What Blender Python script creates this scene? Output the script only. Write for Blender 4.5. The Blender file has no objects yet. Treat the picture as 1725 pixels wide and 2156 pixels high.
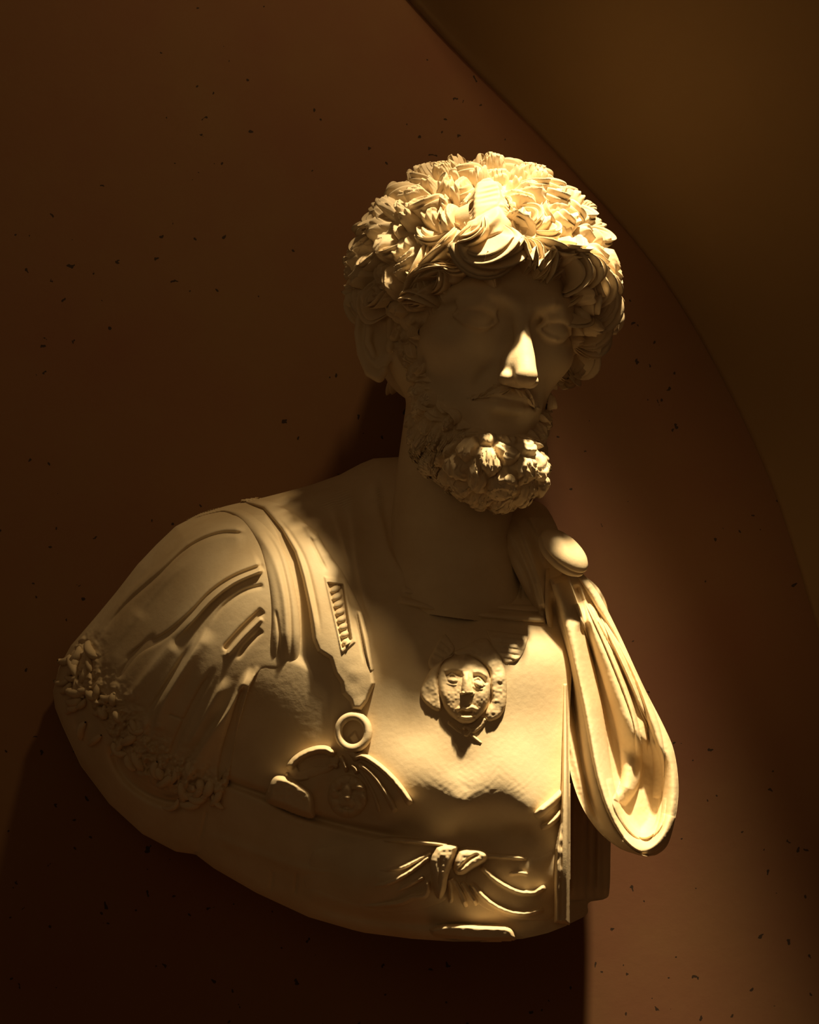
import bpy, math, random
import numpy as np
from mathutils import Vector, Matrix

# ------------------------------------------------------------------ frame
PX = 2500.0            # photo pixels per metre in the plane of the bust
DREF = 400.0           # that plane, in pixels in front of the wall
CAMD = 6000.0          # camera distance from that plane
Z0 = 1.60              # height of the picture centre above the floor
def at(u, v, d):
    """photo pixel + distance in front of the wall -> world point"""
    u = np.asarray(u, float); v = np.asarray(v, float); d = np.asarray(d, float)
    k = (CAMD - (d - DREF)) / CAMD / PX
    return np.stack(np.broadcast_arrays((u - 862.5) * k, -d / PX, Z0 + (1078.0 - v) * k), -1)

scene = bpy.context.scene
COL = scene.collection
# ------------------------------------------------------------------ camera
cam = bpy.data.cameras.new('camera')
cam.sensor_fit = 'HORIZONTAL'; cam.sensor_width = 36.0
cam.lens = 36.0 * CAMD / 1725.0
co = bpy.data.objects.new('camera', cam); COL.objects.link(co)
co.location = (0, -(DREF + CAMD) / PX, Z0); co.rotation_euler = (math.pi / 2, 0, 0)
scene.camera = co
# ------------------------------------------------------------------ world and lights
w = bpy.data.worlds.new('dim_room'); scene.world = w; w.use_nodes = True
w.node_tree.nodes['Background'].inputs[0].default_value = (1.0, 0.56, 0.25, 1)
w.node_tree.nodes['Background'].inputs[1].default_value = 0.046
def spot(name, loc, target, power, color, size, angle, blend):
    l = bpy.data.lights.new(name, 'SPOT'); l.energy = power; l.color = color
    l.shadow_soft_size = size; l.spot_size = math.radians(angle); l.spot_blend = blend
    o = bpy.data.objects.new(name, l); COL.objects.link(o)
    o.location = loc
    o.rotation_euler = (Vector(target) - Vector(loc)).to_track_quat('-Z', 'Y').to_euler()
    return o
KEY = tuple(at(1640, -2700, 1120))
spot('ceiling_spotlight', KEY, tuple(at(1400, 1500, 860)), 345, (1.0, 0.755, 0.41), 0.034, 35, 1.0)
spot('wall_wash_fill', tuple(at(1500, -2700, 1250)), tuple(at(350, 1000, 0)), 17, (1.0, 0.67, 0.30), 0.045, 66, 1.0)  # unseen wide wash, added to brighten the wall left of the bust
FIL = tuple(at(-2600, -1900, 4300))
spot('left_fill_light', FIL, tuple(at(900, 1000, 400)), 2.0, (1.0, 0.66, 0.28), 0.45, 60, 1.0)  # unseen soft fill from the left that lifts the shaded side
scene.view_settings.view_transform = 'Standard'; scene.view_settings.look = 'None'
scene.view_settings.gamma = 1.0; scene.view_settings.use_curve_mapping = False
scene.view_settings.exposure = 0.0

rng = np.random.default_rng(11)
# ------------------------------------------------------------------ materials
def new_mat(name):
    m = bpy.data.materials.new(name); m.use_nodes = True
    nt = m.node_tree; b = nt.nodes['Principled BSDF']
    return m, nt, b
def N(nt, t, **kw):
    n = nt.nodes.new(t)
    for k, v in kw.items():
        if k in n.inputs.keys(): n.inputs[k].default_value = v
        else: setattr(n, k, v)
    return n
def plaster_mat():
    m, nt, b = new_mat('cream_plaster'); L = nt.links.new
    tc = N(nt, 'ShaderNodeTexCoord')
    n1 = N(nt, 'ShaderNodeTexNoise', Scale=14.0, Detail=6.0, Roughness=0.6); L(tc.outputs['Object'], n1.inputs['Vector'])
    r = N(nt, 'ShaderNodeValToRGB'); L(n1.outputs['Fac'], r.inputs[0])
    r.color_ramp.elements[0].position = 0.3; r.color_ramp.elements[0].color = (0.66, 0.515, 0.325, 1)
    r.color_ramp.elements[1].position = 0.7; r.color_ramp.elements[1].color = (0.80, 0.67, 0.465, 1)
    L(r.outputs[0], b.inputs['Base Color'])
    b.inputs['Roughness'].default_value = 0.62; b.inputs['Specular IOR Level'].default_value = 0.3
    n2 = N(nt, 'ShaderNodeTexNoise', Scale=160.0, Detail=5.0, Roughness=0.65); L(tc.outputs['Object'], n2.inputs['Vector'])
    bp = N(nt, 'ShaderNodeBump', Strength=0.22, Distance=0.0012); L(n2.outputs['Fac'], bp.inputs['Height'])
    L(bp.outputs[0], b.inputs['Normal'])
    return m
def wall_mat(name, c0, c1, speck):
    m, nt, b = new_mat(name); L = nt.links.new
    tc = N(nt, 'ShaderNodeTexCoord')
    n1 = N(nt, 'ShaderNodeTexNoise', Scale=3.2, Detail=7.0, Roughness=0.62); L(tc.outputs['Object'], n1.inputs['Vector'])
    r = N(nt, 'ShaderNodeValToRGB'); L(n1.outputs['Fac'], r.inputs[0])
    r.color_ramp.elements[0].position = 0.35; r.color_ramp.elements[0].color = c0
    r.color_ramp.elements[1].position = 0.68; r.color_ramp.elements[1].color = c1
    # dark specks and scuffs
    n2 = N(nt, 'ShaderNodeTexVoronoi', Scale=58.0); n2.feature = 'F1'
    nz = N(nt, 'ShaderNodeTexNoise', Scale=60.0, Detail=3.0)
    mx = N(nt, 'ShaderNodeMix'); mx.data_type = 'VECTOR'; mx.inputs[0].default_value = 0.025
    L(tc.outputs['Object'], mx.inputs[4]); L(nz.outputs['Color'], mx.inputs[5]); L(tc.outputs['Object'], nz.inputs['Vector'])
    L(mx.outputs[1], n2.inputs['Vector'])
    lt = N(nt, 'ShaderNodeMath', operation='LESS_THAN'); L(n2.outputs['Distance'], lt.inputs[0]); lt.inputs[1].default_value = 0.1
    n3 = N(nt, 'ShaderNodeTexNoise', Scale=5.0, Detail=4.0); L(tc.outputs['Object'], n3.inputs['Vector'])
    gt = N(nt, 'ShaderNodeMath', operation='GREATER_THAN'); L(n3.outputs['Fac'], gt.inputs[0]); gt.inputs[1].default_value = speck
    mu = N(nt, 'ShaderNodeMath', operation='MULTIPLY'); L(lt.outputs[0], mu.inputs[0]); L(gt.outputs[0], mu.inputs[1])
    mc = N(nt, 'ShaderNodeMix'); mc.data_type = 'RGBA'; L(mu.outputs[0], mc.inputs[0]); L(r.outputs[0], mc.inputs[6])
    mc.inputs[7].default_value = (0.05, 0.03, 0.02, 1)
    L(mc.outputs[2], b.inputs['Base Color'])
    b.inputs['Roughness'].default_value = 0.8; b.inputs['Specular IOR Level'].default_value = 0.2
    n4 = N(nt, 'ShaderNodeTexNoise', Scale=22.0, Detail=8.0, Roughness=0.6); L(tc.outputs['Object'], n4.inputs['Vector'])
    bp = N(nt, 'ShaderNodeBump', Strength=0.12, Distance=0.003); L(n4.outputs['Fac'], bp.inputs['Height'])
    L(bp.outputs[0], b.inputs['Normal'])
    return m
def iron_mat():
    m, nt, b = new_mat('dark_iron')
    n = N(nt, 'ShaderNodeTexNoise', Scale=40.0); r = N(nt, 'ShaderNodeValToRGB'); nt.links.new(n.outputs['Fac'], r.inputs[0])
    r.color_ramp.elements[0].color = (0.02, 0.017, 0.014, 1); r.color_ramp.elements[1].color = (0.06, 0.05, 0.04, 1)
    nt.links.new(r.outputs[0], b.inputs['Base Color']); b.inputs['Metallic'].default_value = 0.7; b.inputs['Roughness'].default_value = 0.6
    return m
PLASTER = plaster_mat(); WALL = wall_mat('brown_wall_plaster', (0.215, 0.094, 0.052, 1), (0.235, 0.130, 0.058, 1), 0.47)
VAULTM = wall_mat('olive_vault_plaster', (0.24, 0.148, 0.070, 1), (0.26, 0.165, 0.077, 1), 0.64); IRON = iron_mat()

# ------------------------------------------------------------------ mesh helpers
def mesh_obj(name, verts, faces, mat, parent=None, smooth=True, label=None):
    me = bpy.data.meshes.new(name)
    verts = np.asarray(verts, np.float32)
    if isinstance(faces, np.ndarray):
        n, k = faces.shape
        me.vertices.add(len(verts)); me.vertices.foreach_set('co', verts.ravel())
        me.loops.add(n * k); me.loops.foreach_set('vertex_index', faces.astype(np.int32).ravel())
        me.polygons.add(n); me.polygons.foreach_set('loop_start', np.arange(0, n * k, k, dtype=np.int32))
        me.update(calc_edges=True); me.validate()
    else:
        me.from_pydata([tuple(map(float, p)) for p in verts], [], faces); me.update()
    me.polygons.foreach_set('use_smooth', np.full(len(me.polygons), smooth))
    me.materials.append(mat)
    o = bpy.data.objects.new(name, me); COL.objects.link(o)
    if parent is not None: o.parent = parent
    if label: o['label'] = label
    return o
def sstep(x, a, b):
    t = np.clip((x - a) / (b - a), 0, 1); return t * t * (3 - 2 * t)
def catmull(P, n=12):
    P = np.asarray(P, float)
    Q = np.vstack([2 * P[0] - P[1], P, 2 * P[-1] - P[-2]])
    out = []
    t = np.linspace(0, 1, n, endpoint=False)[:, None]
    for i in range(1, len(Q) - 2):
        p0, p1, p2, p3 = Q[i - 1], Q[i], Q[i + 1], Q[i + 2]
        out.append(0.5 * ((2 * p1) + (-p0 + p2) * t + (2 * p0 - 5 * p1 + 4 * p2 - p3) * t ** 2 + (-p0 + 3 * p1 - 3 * p2 + p3) * t ** 3))
    out.append(P[-1:])
    return np.vstack(out)
def grid_faces(r, c, wrap=False):
    i = np.arange(r - 1)[:, None]; j = np.arange(c - (0 if wrap else 1))[None, :]
    j2 = (j + 1) % c
    return np.stack(np.broadcast_arrays(i * c + j, i * c + j2, (i + 1) * c + j2, (i + 1) * c + j), -1).reshape(-1, 4)

# ---- relief brushes in the plane of the photograph (u right, v down)
def line_dist(U, V, P):
    best = np.full(U.shape, 1e9); tb = np.zeros(U.shape); sb = np.zeros(U.shape)
    seg = np.diff(P[:, :2], axis=0); L = np.hypot(seg[:, 0], seg[:, 1]); cum = np.concatenate([[0], np.cumsum(L)]); tot = max(cum[-1], 1e-6)
    for i in range(len(seg)):
        if L[i] < 1e-6: continue
        dx, dy = seg[i] / L[i]
        ru, rv = U - P[i, 0], V - P[i, 1]
        s = np.clip(ru * dx + rv * dy, 0, L[i])
        ou, ov = ru - s * dx, rv - s * dy
        q = ou * ou + ov * ov
        m = q < best
        best = np.where(m, q, best); tb = np.where(m, (cum[i] + s) / tot, tb)
        sb = np.where(m, np.sign(dx * rv - dy * ru), sb)
    return np.sqrt(best), tb, sb
def poly_sd(U, V, poly):
    P = np.asarray(poly, float); n = len(P)
    best = np.full(U.shape, 1e12); ins = np.zeros(U.shape, bool)
    for i in range(n):
        a = P[i]; b = P[(i + 1) % n]; e = b - a; ll = e @ e
        if ll < 1e-9: continue
        ru, rv = U - a[0], V - a[1]
        s = np.clip((ru * e[0] + rv * e[1]) / ll, 0, 1)
        best = np.minimum(best, (ru - s * e[0]) ** 2 + (rv - s * e[1]) ** 2)
        c = (a[1] > V) != (b[1] > V)
        if abs(e[1]) > 1e-9:
            ins ^= c & (U < e[0] * (V - a[1]) / e[1] + a[0])
    d = np.sqrt(best)
    return np.where(ins, -d, d)
class Relief:
    """a height layer sampled at points (U,V); brushes add to it"""
    def __init__(s, U, V): s.U = U; s.V = V; s.H = np.zeros(U.shape)
    def sel(s, P, m):
        return np.where((s.U > P[:, 0].min() - m) & (s.U < P[:, 0].max() + m) & (s.V > P[:, 1].min() - m) & (s.V < P[:, 1].max() + m))
    def ridge(s, P, w, h, prof='round', ta=0.15, tb=0.25, w2=None, mode='add', n=8):
        """P rows (u,v[,wscale]); w/w2 half widths right/left of the travel direction"""
        P = np.asarray(P, float); C = catmull(P, n)
        mw = max(w, w2 or w) * 2.6 * (P[:, 2].max() if P.shape[1] > 2 else 1)
        k = s.sel(C, mw)
        if k[0].size == 0: return s
        d, t, sg = line_dist(s.U[k], s.V[k], C)
        ww = np.where(sg > 0, w, w2 if w2 else w)
        if P.shape[1] > 2:
            ww = ww * np.interp(t, np.linspace(0, 1, len(C)), C[:, 2])
        x = d / ww
        if prof == 'round': p = np.sqrt(np.clip(1 - x * x, 0, 1))
        elif prof == 'gauss': p = np.exp(-x * x * 1.6)
        elif prof == 'flat': p = 1 - sstep(x, 0.6, 1.0)
        else: p = np.clip(1 - x, 0, 1)
        tp = np.ones_like(t)
        if prof == 'gauss':
            if ta > 0: tp *= sstep(t, 0, ta)
            if tb > 0: tp *= sstep(1 - t, 0, tb)
        else:
            if ta > 0: tp *= np.sqrt(np.clip(t / ta, 0, 1))
            if tb > 0: tp *= np.sqrt(np.clip((1 - t) / tb, 0, 1))
        val = h * p * tp
        if mode == 'add': s.H[k] += val
        elif mode == 'max': s.H[k] = np.maximum(s.H[k], val)
        return s
    def fold(s, P, wsharp, wsoft, h, side=1, ta=0.1, tb=0.3):
        """cloth fold: steep drop on one side of the crest, long slope on the other"""
        a, b = (wsharp, wsoft) if side > 0 else (wsoft, wsharp)
        return s.ridge(P, a, h, 'gauss', ta, tb, w2=b)
    def groove(s, P, w, h, ta=0.15, tb=0.25, prof='gauss'): return s.ridge(P, w, -h, prof, ta, tb)
    def plateau(s, poly, h, bevel=6.0, smooth=True):
        C = catmull(np.vstack([poly, poly[:1]]), 6)[:-1] if smooth else np.asarray(poly, float)
        k = s.sel(C, bevel * 2)
        d = poly_sd(s.U[k], s.V[k], C)
        s.H[k] += h * (1 - sstep(d, -bevel, bevel)); return s
    def bump(s, u, v, ru, rv, h, rot=0, prof='round', mode='add'):
        c, sn = math.cos(rot), math.sin(rot); m = max(ru, rv) * 2.2
        k = np.where((abs(s.U - u) < m) & (abs(s.V - v) < m))
        a = s.U[k] - u; b = s.V[k] - v
        q = np.hypot((a * c + b * sn) / ru, (-a * sn + b * c) / rv)
        p = np.sqrt(np.clip(1 - q * q, 0, 1)) if prof == 'round' else np.exp(-q * q * 1.6)
        if mode == 'add': s.H[k] += h * p
        else: s.H[k] = np.maximum(s.H[k], h * p)
        return s
def vnoise(U, V, sc, seed):
    """smooth value noise -1..1"""
    r = np.random.default_rng(seed); T = r.uniform(-1, 1, (257, 257))
    x = U / sc; y = V / sc; i = np.floor(x).astype(int); j = np.floor(y).astype(int)
    fx = x - i; fy = y - j; fx = fx * fx * (3 - 2 * fx); fy = fy * fy * (3 - 2 * fy); i %= 256; j %= 256
    return (T[j, i] * (1 - fx) + T[j, i + 1] * fx) * (1 - fy) + (T[j + 1, i] * (1 - fx) + T[j + 1, i + 1] * fx) * fy

# ================================================================== the room
def wall_back():
    o = mesh_obj('wall_back', [(-3, 0, 0), (3, 0, 0), (3, 0, 3.6), (-3, 0, 3.6), (-3, .2, 0), (3, .2, 0), (3, .2, 3.6), (-3, .2, 3.6)],
                 [(0, 1, 2, 3), (5, 4, 7, 6), (4, 0, 3, 7), (1, 5, 6, 2), (3, 2, 6, 7), (4, 5, 1, 0)], WALL, smooth=False)
    o['kind'] = 'structure'; o['label'] = 'brown speckled plaster wall behind the bust'
    f = mesh_obj('floor', [(-3, -5, -.1), (3, -5, -.1), (3, .2, -.1), (-3, .2, -.1), (-3, -5, 0), (3, -5, 0), (3, .2, 0), (-3, .2, 0)],
                 [(0, 3, 2, 1), (4, 5, 6, 7), (0, 1, 5, 4), (1, 2, 6, 5), (2, 3, 7, 6), (3, 0, 4, 7)], WALL, smooth=False)
    f['kind'] = 'structure'; f['label'] = 'dark floor below the wall'
wall_back()
def vault():
    # the plaster swells out of the wall beyond a big arch line
    A = catmull([(560, -420), (760, -140), (930, 60), (1200, 335), (1420, 600), (1600, 930), (1700, 1210), (1790, 1560), (1840, 2000), (1860, 2500)], 10)
    T = np.gradient(A, axis=0); T /= np.linalg.norm(T, axis=1)[:, None]
    Nn = np.stack([-T[:, 1], T[:, 0]], 1); Nn = np.where((Nn[:, :1] < 0), -Nn, Nn)      # outward: right / up
    fw = np.interp(np.arange(len(A)), [0, 12, 40, 60, 90], [0.45, 0.772, 0.765, 0.62, 0.5])
    s = np.array([-6, 0, 6, 14, 26, 45, 70, 110, 170, 260, 400, 600, 900, 1300, 1700.])
    h = np.where(s < 0, s, np.abs(s) * 0.85 * (1 - 0.4 * np.exp(-np.abs(s) / 25))) * VAULT
    P = []
    for a, n, f in zip(A, Nn, fw):
        P.append(at(a[0] + n[0] * s, a[1] + n[1] * s, np.where(h < 0, h, h * f)))
    P = np.array(P); r, c = P.shape[:2]
    F = grid_faces(r, c)
    o = mesh_obj('trim_1', P.reshape(-1, 3), F, VAULTM)
    o['kind'] = 'structure'; o['label'] = 'curved plaster vault springing from the wall along an arch line'
    md = o.modifiers.new('thickness', 'SOLIDIFY'); md.thickness = 0.004; md.offset = -1
VAULT = 1.0
vault()

# ================================================================== the bust
bust = bpy.data.objects.new('portrait_bust', None); COL.objects.link(bust)
bust['label'] = 'cream plaster bust of a bearded curly-haired man in a cuirass and cape'
bust['category'] = 'bust'
bust.empty_display_size = 0.05

# ------------------------------------------------------------------ head: a signed distance field turned into a mesh
H = 3.2
X = np.arange(-8, 268, H); Fy = np.arange(-330, 350, H); Zz = np.arange(-620, 350, H)
gx, gf, gz = np.meshgrid(X, Fy, Zz, indexing='ij')
gx = gx.astype(np.float32); gf = gf.astype(np.float32); gz = gz.astype(np.float32)
SD = np.full(gx.shape, 1e3, np.float32)
def _box(lo, hi):
    s = []
    for A_, a, b in zip((X, Fy, Zz), lo, hi):
        i0 = int(np.clip(np.searchsorted(A_, a), 0, len(A_))); i1 = int(np.clip(np.searchsorted(A_, b), 0, len(A_)))
        s.append(slice(i0, i1))
    return tuple(s)
def smin(a, b, k):
    if k <= 0: return np.minimum(a, b)
    h = np.clip(0.5 + 0.5 * (b - a) / k, 0, 1)
    return b * (1 - h) + a * h - k * h * (1 - h)
def smax(a, b, k): return -smin(-a, -b, k)
def ell(c, r, rotx=0.0, roty=0.0, rotz=0.0):
    """ellipsoid; rotations in degrees about the x, forward and up axes"""
    R = np.array(Matrix.Rotation(math.radians(rotz), 3, 'Z') @ Matrix.Rotation(math.radians(roty), 3, 'Y') @ Matrix.Rotation(math.radians(rotx), 3, 'X'))
    def f(x, y, z):
        p = [x - c[0], y - c[1], z - c[2]]
        if rotx or roty or rotz:
            p = [R[0][i] * p[0] + R[1][i] * p[1] + R[2][i] * p[2] for i in range(3)]
        k0 = np.sqrt((p[0] / r[0]) ** 2 + (p[1] / r[1]) ** 2 + (p[2] / r[2]) ** 2) + 1e-6
        k1 = np.sqrt((p[0] / r[0] ** 2) ** 2 + (p[1] / r[1] ** 2) ** 2 + (p[2] / r[2] ** 2) ** 2) + 1e-6
        return k0 * (k0 - 1) / k1
    m = max(r); return f, np.array(c) - m, np.array(c) + m
def caps(P, R):
    """tapered capsule chain through points P with radii R"""
    P = np.asarray(P, float)
    def f(x, y, z):
        best = None
        for i in range(len(P) - 1):
            a, b = P[i], P[i + 1]; e = b - a; ll = e @ e
            px, py, pz = x - a[0], y - a[1], z - a[2]
            t = np.clip((px * e[0] + py * e[1] + pz * e[2]) / ll, 0, 1)
            d = np.sqrt((px - t * e[0]) ** 2 + (py - t * e[1]) ** 2 + (pz - t * e[2]) ** 2) - (R[i] + (R[i + 1] - R[i]) * t)
            best = d if best is None else np.minimum(best, d)
        return best
    m = max(R); return f, P.min(0) - m, P.max(0) + m
def add(pr, k=10, arr=None):
    A = SD if arr is None else arr
    f, lo, hi = pr; m = k + 30
    b = _box(lo - m, hi + m)
    A[b] = smin(A[b], f(gx[b], gf[b], gz[b]).astype(np.float32), k)
def sub(pr, k=10, arr=None):
    A = SD if arr is None else arr
    f, lo, hi = pr; m = k + 10
    b = _box(lo - m, hi + m)
    A[b] = smax(A[b], -f(gx[b], gf[b], gz[b]).astype(np.float32), k)

HEAD_U, HEAD_V, HEAD_D = 992.0, 679.0, 388.0
YAW, PITCH, ROLL = math.radians(23), math.radians(0), math.radians(7.5)
# local (x subject-left, f forward, z up) -> world metres; yaw to the viewer's right, roll clockwise as seen
def head_matrix():
    # basis in world axes: right=+X, forward=-Y, up=+Z
    f0 = Vector((math.sin(YAW) * math.cos(PITCH), -math.cos(YAW) * math.cos(PITCH), math.sin(PITCH)))
    x0 = Vector((math.cos(YAW), math.sin(YAW), 0)); z0 = x0.cross(f0) * -1
    if z0.z < 0: z0 = -z0
    Rr = Matrix.Rotation(ROLL, 3, Vector((0, 1, 0)))
    x0, f0, z0 = Rr @ x0, Rr @ f0, Rr @ z0
    return np.array([x0, f0, z0]) / PX      # rows
HM = head_matrix(); HO = at(HEAD_U, HEAD_V, HEAD_D)
def h2w(p): return np.asarray(p) @ HM + HO
HMI = np.linalg.inv(HM)
def w2h(p): return (np.asarray(p) - HO) @ HMI

def build_head():
    add(ell((0, -25, 85), (192, 250, 205)), 0)
    add(ell((0, 105, 75), (158, 150, 128)), 40)
    add(ell((0, 100, -70), (152, 140, 185)), 40)
    add(ell((100, 158, -52), (64, 68, 52)), 40)          # cheekbone
    add(ell((0, 95, -205), (132, 122, 112)), 40)         # jaw
    add(ell((0, 188, -280), (66, 58, 60)), 40)           # chin
    add(ell((0, 180, -162), (86, 62, 72)), 35)           # mouth mound
    # brow
    add(caps([(14, 246, 30), (60, 252, 46), (105, 226, 52), (140, 182, 32)], [17, 17, 15, 12]), 26)
    sub(ell((88, 268, -2), (56, 46, 32), rotz=-18), 22)  # eye socket
    add(ell((87, 208, -3), (39, 37, 36)), 6)             # eyeball
    # lids
    add(caps([(48, 233, -6), (64, 243, 12), (88, 245, 18), (112, 232, 12), (131, 210, -6)], [5, 6, 6, 6, 5]), 3)
    add(caps([(48, 232, -9), (66, 237, -20), (88, 238, -24), (112, 225, -19), (129, 209, -8)], [4, 5, 5, 5, 4]), 4)
    add(caps([(60, 240, 24), (90, 243, 31), (124, 218, 20)], [9, 11, 10]), 14)       # fold above the lid
    # nose
    add(caps([(0, 244, 26), (0, 264, -26), (0, 292, -80), (0, 308, -110)], [16, 17, 20, 23]), 20)
    add(ell((0, 258, -94), (36, 40, 44)), 18)
    add(ell((29, 268, -118), (17, 24, 16)), 9)
    sub(ell((14, 284, -136), (8, 14, 7)), 5)
    # lips
    sub(ell((0, 254, -144), (8, 12, 12)), 8)
    add(caps([(0, 247, -151), (22, 246, -148), (50, 226, -158), (66, 208, -167)], [11, 12, 9, 6]), 8)
    add(caps([(0, 242, -178), (24, 240, -176), (52, 222, -168)], [15, 14, 7]), 9)
    sub(caps([(0, 264, -164), (28, 258, -163), (60, 228, -166), (72, 212, -170)], [4.5, 4.5, 4, 3]), 5)
    sub(ell((0, 256, -208), (46, 24, 15)), 14)
    sub(ell((62, 246, -128), (14, 30, 34), roty=-25), 24)
    # ear
    add(ell((0, -15, -70), (168, 125, 135)), 40)
    E0 = np.array([164., 2., -58.]); ea = np.array([0.55, -0.835, 0]); en = np.array([0.835, 0.55, 0])
    ep = lambda p, q, r: E0 + ea * p + np.array([0, 0, 1.0]) * q + en * r
    add(ell(ep(48, 0, 0), (13, 50, 84), rotz=33), 10)
    sub(ell(ep(36, -10, 15), (17, 25, 36), rotz=33), 8)
    add(caps([ep(*t) for t in [(14, 4, 8), (14, 44, 10), (36, 76, 12), (66, 78, 13), (90, 48, 13), (92, 4, 12), (78, -40, 9), (50, -74, 8), (26, -84, 8), (16, -70, 6)]], [7, 8, 9, 9, 9, 8, 9, 13, 12, 9]), 6)
    add(caps([ep(*t) for t in [(50, 52, 10), (64, 22, 12), (62, -14, 12), (44, -42, 10)]], [6, 8, 8, 6]), 6)
    add(ell(ep(8, -16, 10), (9, 11, 15)), 6)
    # neck, in its own direction down to the collar
build_head()
# symmetric full grid by resampling |x|
XF = np.arange(-264, 265, H)
ax = np.abs(XF); ii = np.clip(((ax - X[0]) / H), 0, len(X) - 1.001); i0 = ii.astype(int); fr = (ii - i0).astype(np.float32)[:, None, None]
FULL = SD[i0] * (1 - fr) + SD[i0 + 1] * fr
X = XF
gx, gf, gz = np.meshgrid(X, Fy, Zz, indexing='ij')
gx = gx.astype(np.float32); gf = gf.astype(np.float32); gz = gz.astype(np.float32)
SD = FULL
NONECK = FULL.copy()
# neck (not symmetric): from inside the skull down to the collar
n1 = w2h(at(985, 840, 340)); n2 = w2h(at(958, 1000, 330)); n3 = w2h(at(950, 1130, 330)); n4 = w2h(at(950, 1260, 330))
add(caps([n1, n2, n3, n4], [128, 124, 132, 165]), 30)
def surface_nets(F, org, h):
    nx, ny, nz = F.shape
    ins = F < 0
    c = [ins[a:nx - 1 + a, b:ny - 1 + b, d:nz - 1 + d] for a in (0, 1) for b in (0, 1) for d in (0, 1)]
    s = sum(x.astype(np.int8) for x in c)
    act = (s > 0) & (s < 8)
    ci = np.argwhere(act)
    idx = np.full(act.shape, -1, np.int32); idx[act] = np.arange(len(ci))
    val = {}
    for a in (0, 1):
        for b in (0, 1):
            for d in (0, 1):
                val[a, b, d] = F[ci[:, 0] + a, ci[:, 1] + b, ci[:, 2] + d]
    acc = np.zeros((len(ci), 3)); cnt = np.zeros(len(ci))
    keys = list(val)
    for k1 in keys:
        for ax_ in range(3):
            if k1[ax_] == 1: continue
            k2 = list(k1); k2[ax_] = 1; k2 = tuple(k2)
            va, vb = val[k1], val[k2]
            m = (va < 0) != (vb < 0)
            t = np.where(m, va / np.where(m, va - vb, 1), 0)
            p = np.tile(np.array(k1, float), (len(ci), 1)); p[:, ax_] += t
            acc[m] += p[m]; cnt[m] += 1
    V = (ci + acc / cnt[:, None]) * h + np.array(org)
    faces = []
    for ax_ in range(3):
        a = [slice(1, -1)] * 3; b = [slice(1, -1)] * 3
        a[ax_] = slice(0, F.shape[ax_] - 1); b[ax_] = slice(1, F.shape[ax_])
        A_, B_ = ins[tuple(a)], ins[tuple(b)]
        o1, o2 = [i for i in range(3) if i != ax_]
        for flip in (False, True):
            m = (A_ & ~B_) if not flip else (~A_ & B_)
            e = np.argwhere(m); e[:, o1] += 1; e[:, o2] += 1
            q = []
            for da, db in ((0, 0), (1, 0), (1, 1), (0, 1)):
                g = e.copy(); g[:, o1] -= da; g[:, o2] -= db
                q.append(idx[g[:, 0], g[:, 1], g[:, 2]])
            q = np.stack(q, 1)
            if flip ^ (ax_ == 1): q = q[:, ::-1]
            faces.append(q[(q >= 0).all(1)])
    return V, np.vstack(faces)
hv, hf = surface_nets(SD, (X[0], Fy[0], Zz[0]), H)
head = mesh_obj('head', h2w(hv), hf, PLASTER, bust, label='bearded face in shadow with only the nose tip lit')
HEADFIELD = SD
def sample(field, P):
    q = (P - np.array([X[0], Fy[0], Zz[0]])) / H
    sh = np.array(field.shape); q = np.clip(q, 0, sh - 1.001); i = q.astype(int); f = q - i
    r = 0
    for a in (0, 1):
        for b in (0, 1):
            for c in (0, 1):
                wgt = (f[..., 0] if a else 1 - f[..., 0]) * (f[..., 1] if b else 1 - f[..., 1]) * (f[..., 2] if c else 1 - f[..., 2])
                r = r + wgt * field[i[..., 0] + a, i[..., 1] + b, i[..., 2] + c]
    return r
def grad(field, P, e=5.0):
    g = np.stack([sample(field, P + e * np.eye(3)[k]) - sample(field, P - e * np.eye(3)[k]) for k in range(3)], -1)
    return g / (np.linalg.norm(g, axis=-1, keepdims=True) + 1e-9)
def project(field, P, lvl=0.0, n=4):
    for _ in range(n):
        P = P - grad(field, P) * (sample(field, P) - lvl)[..., None]
    return P
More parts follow.
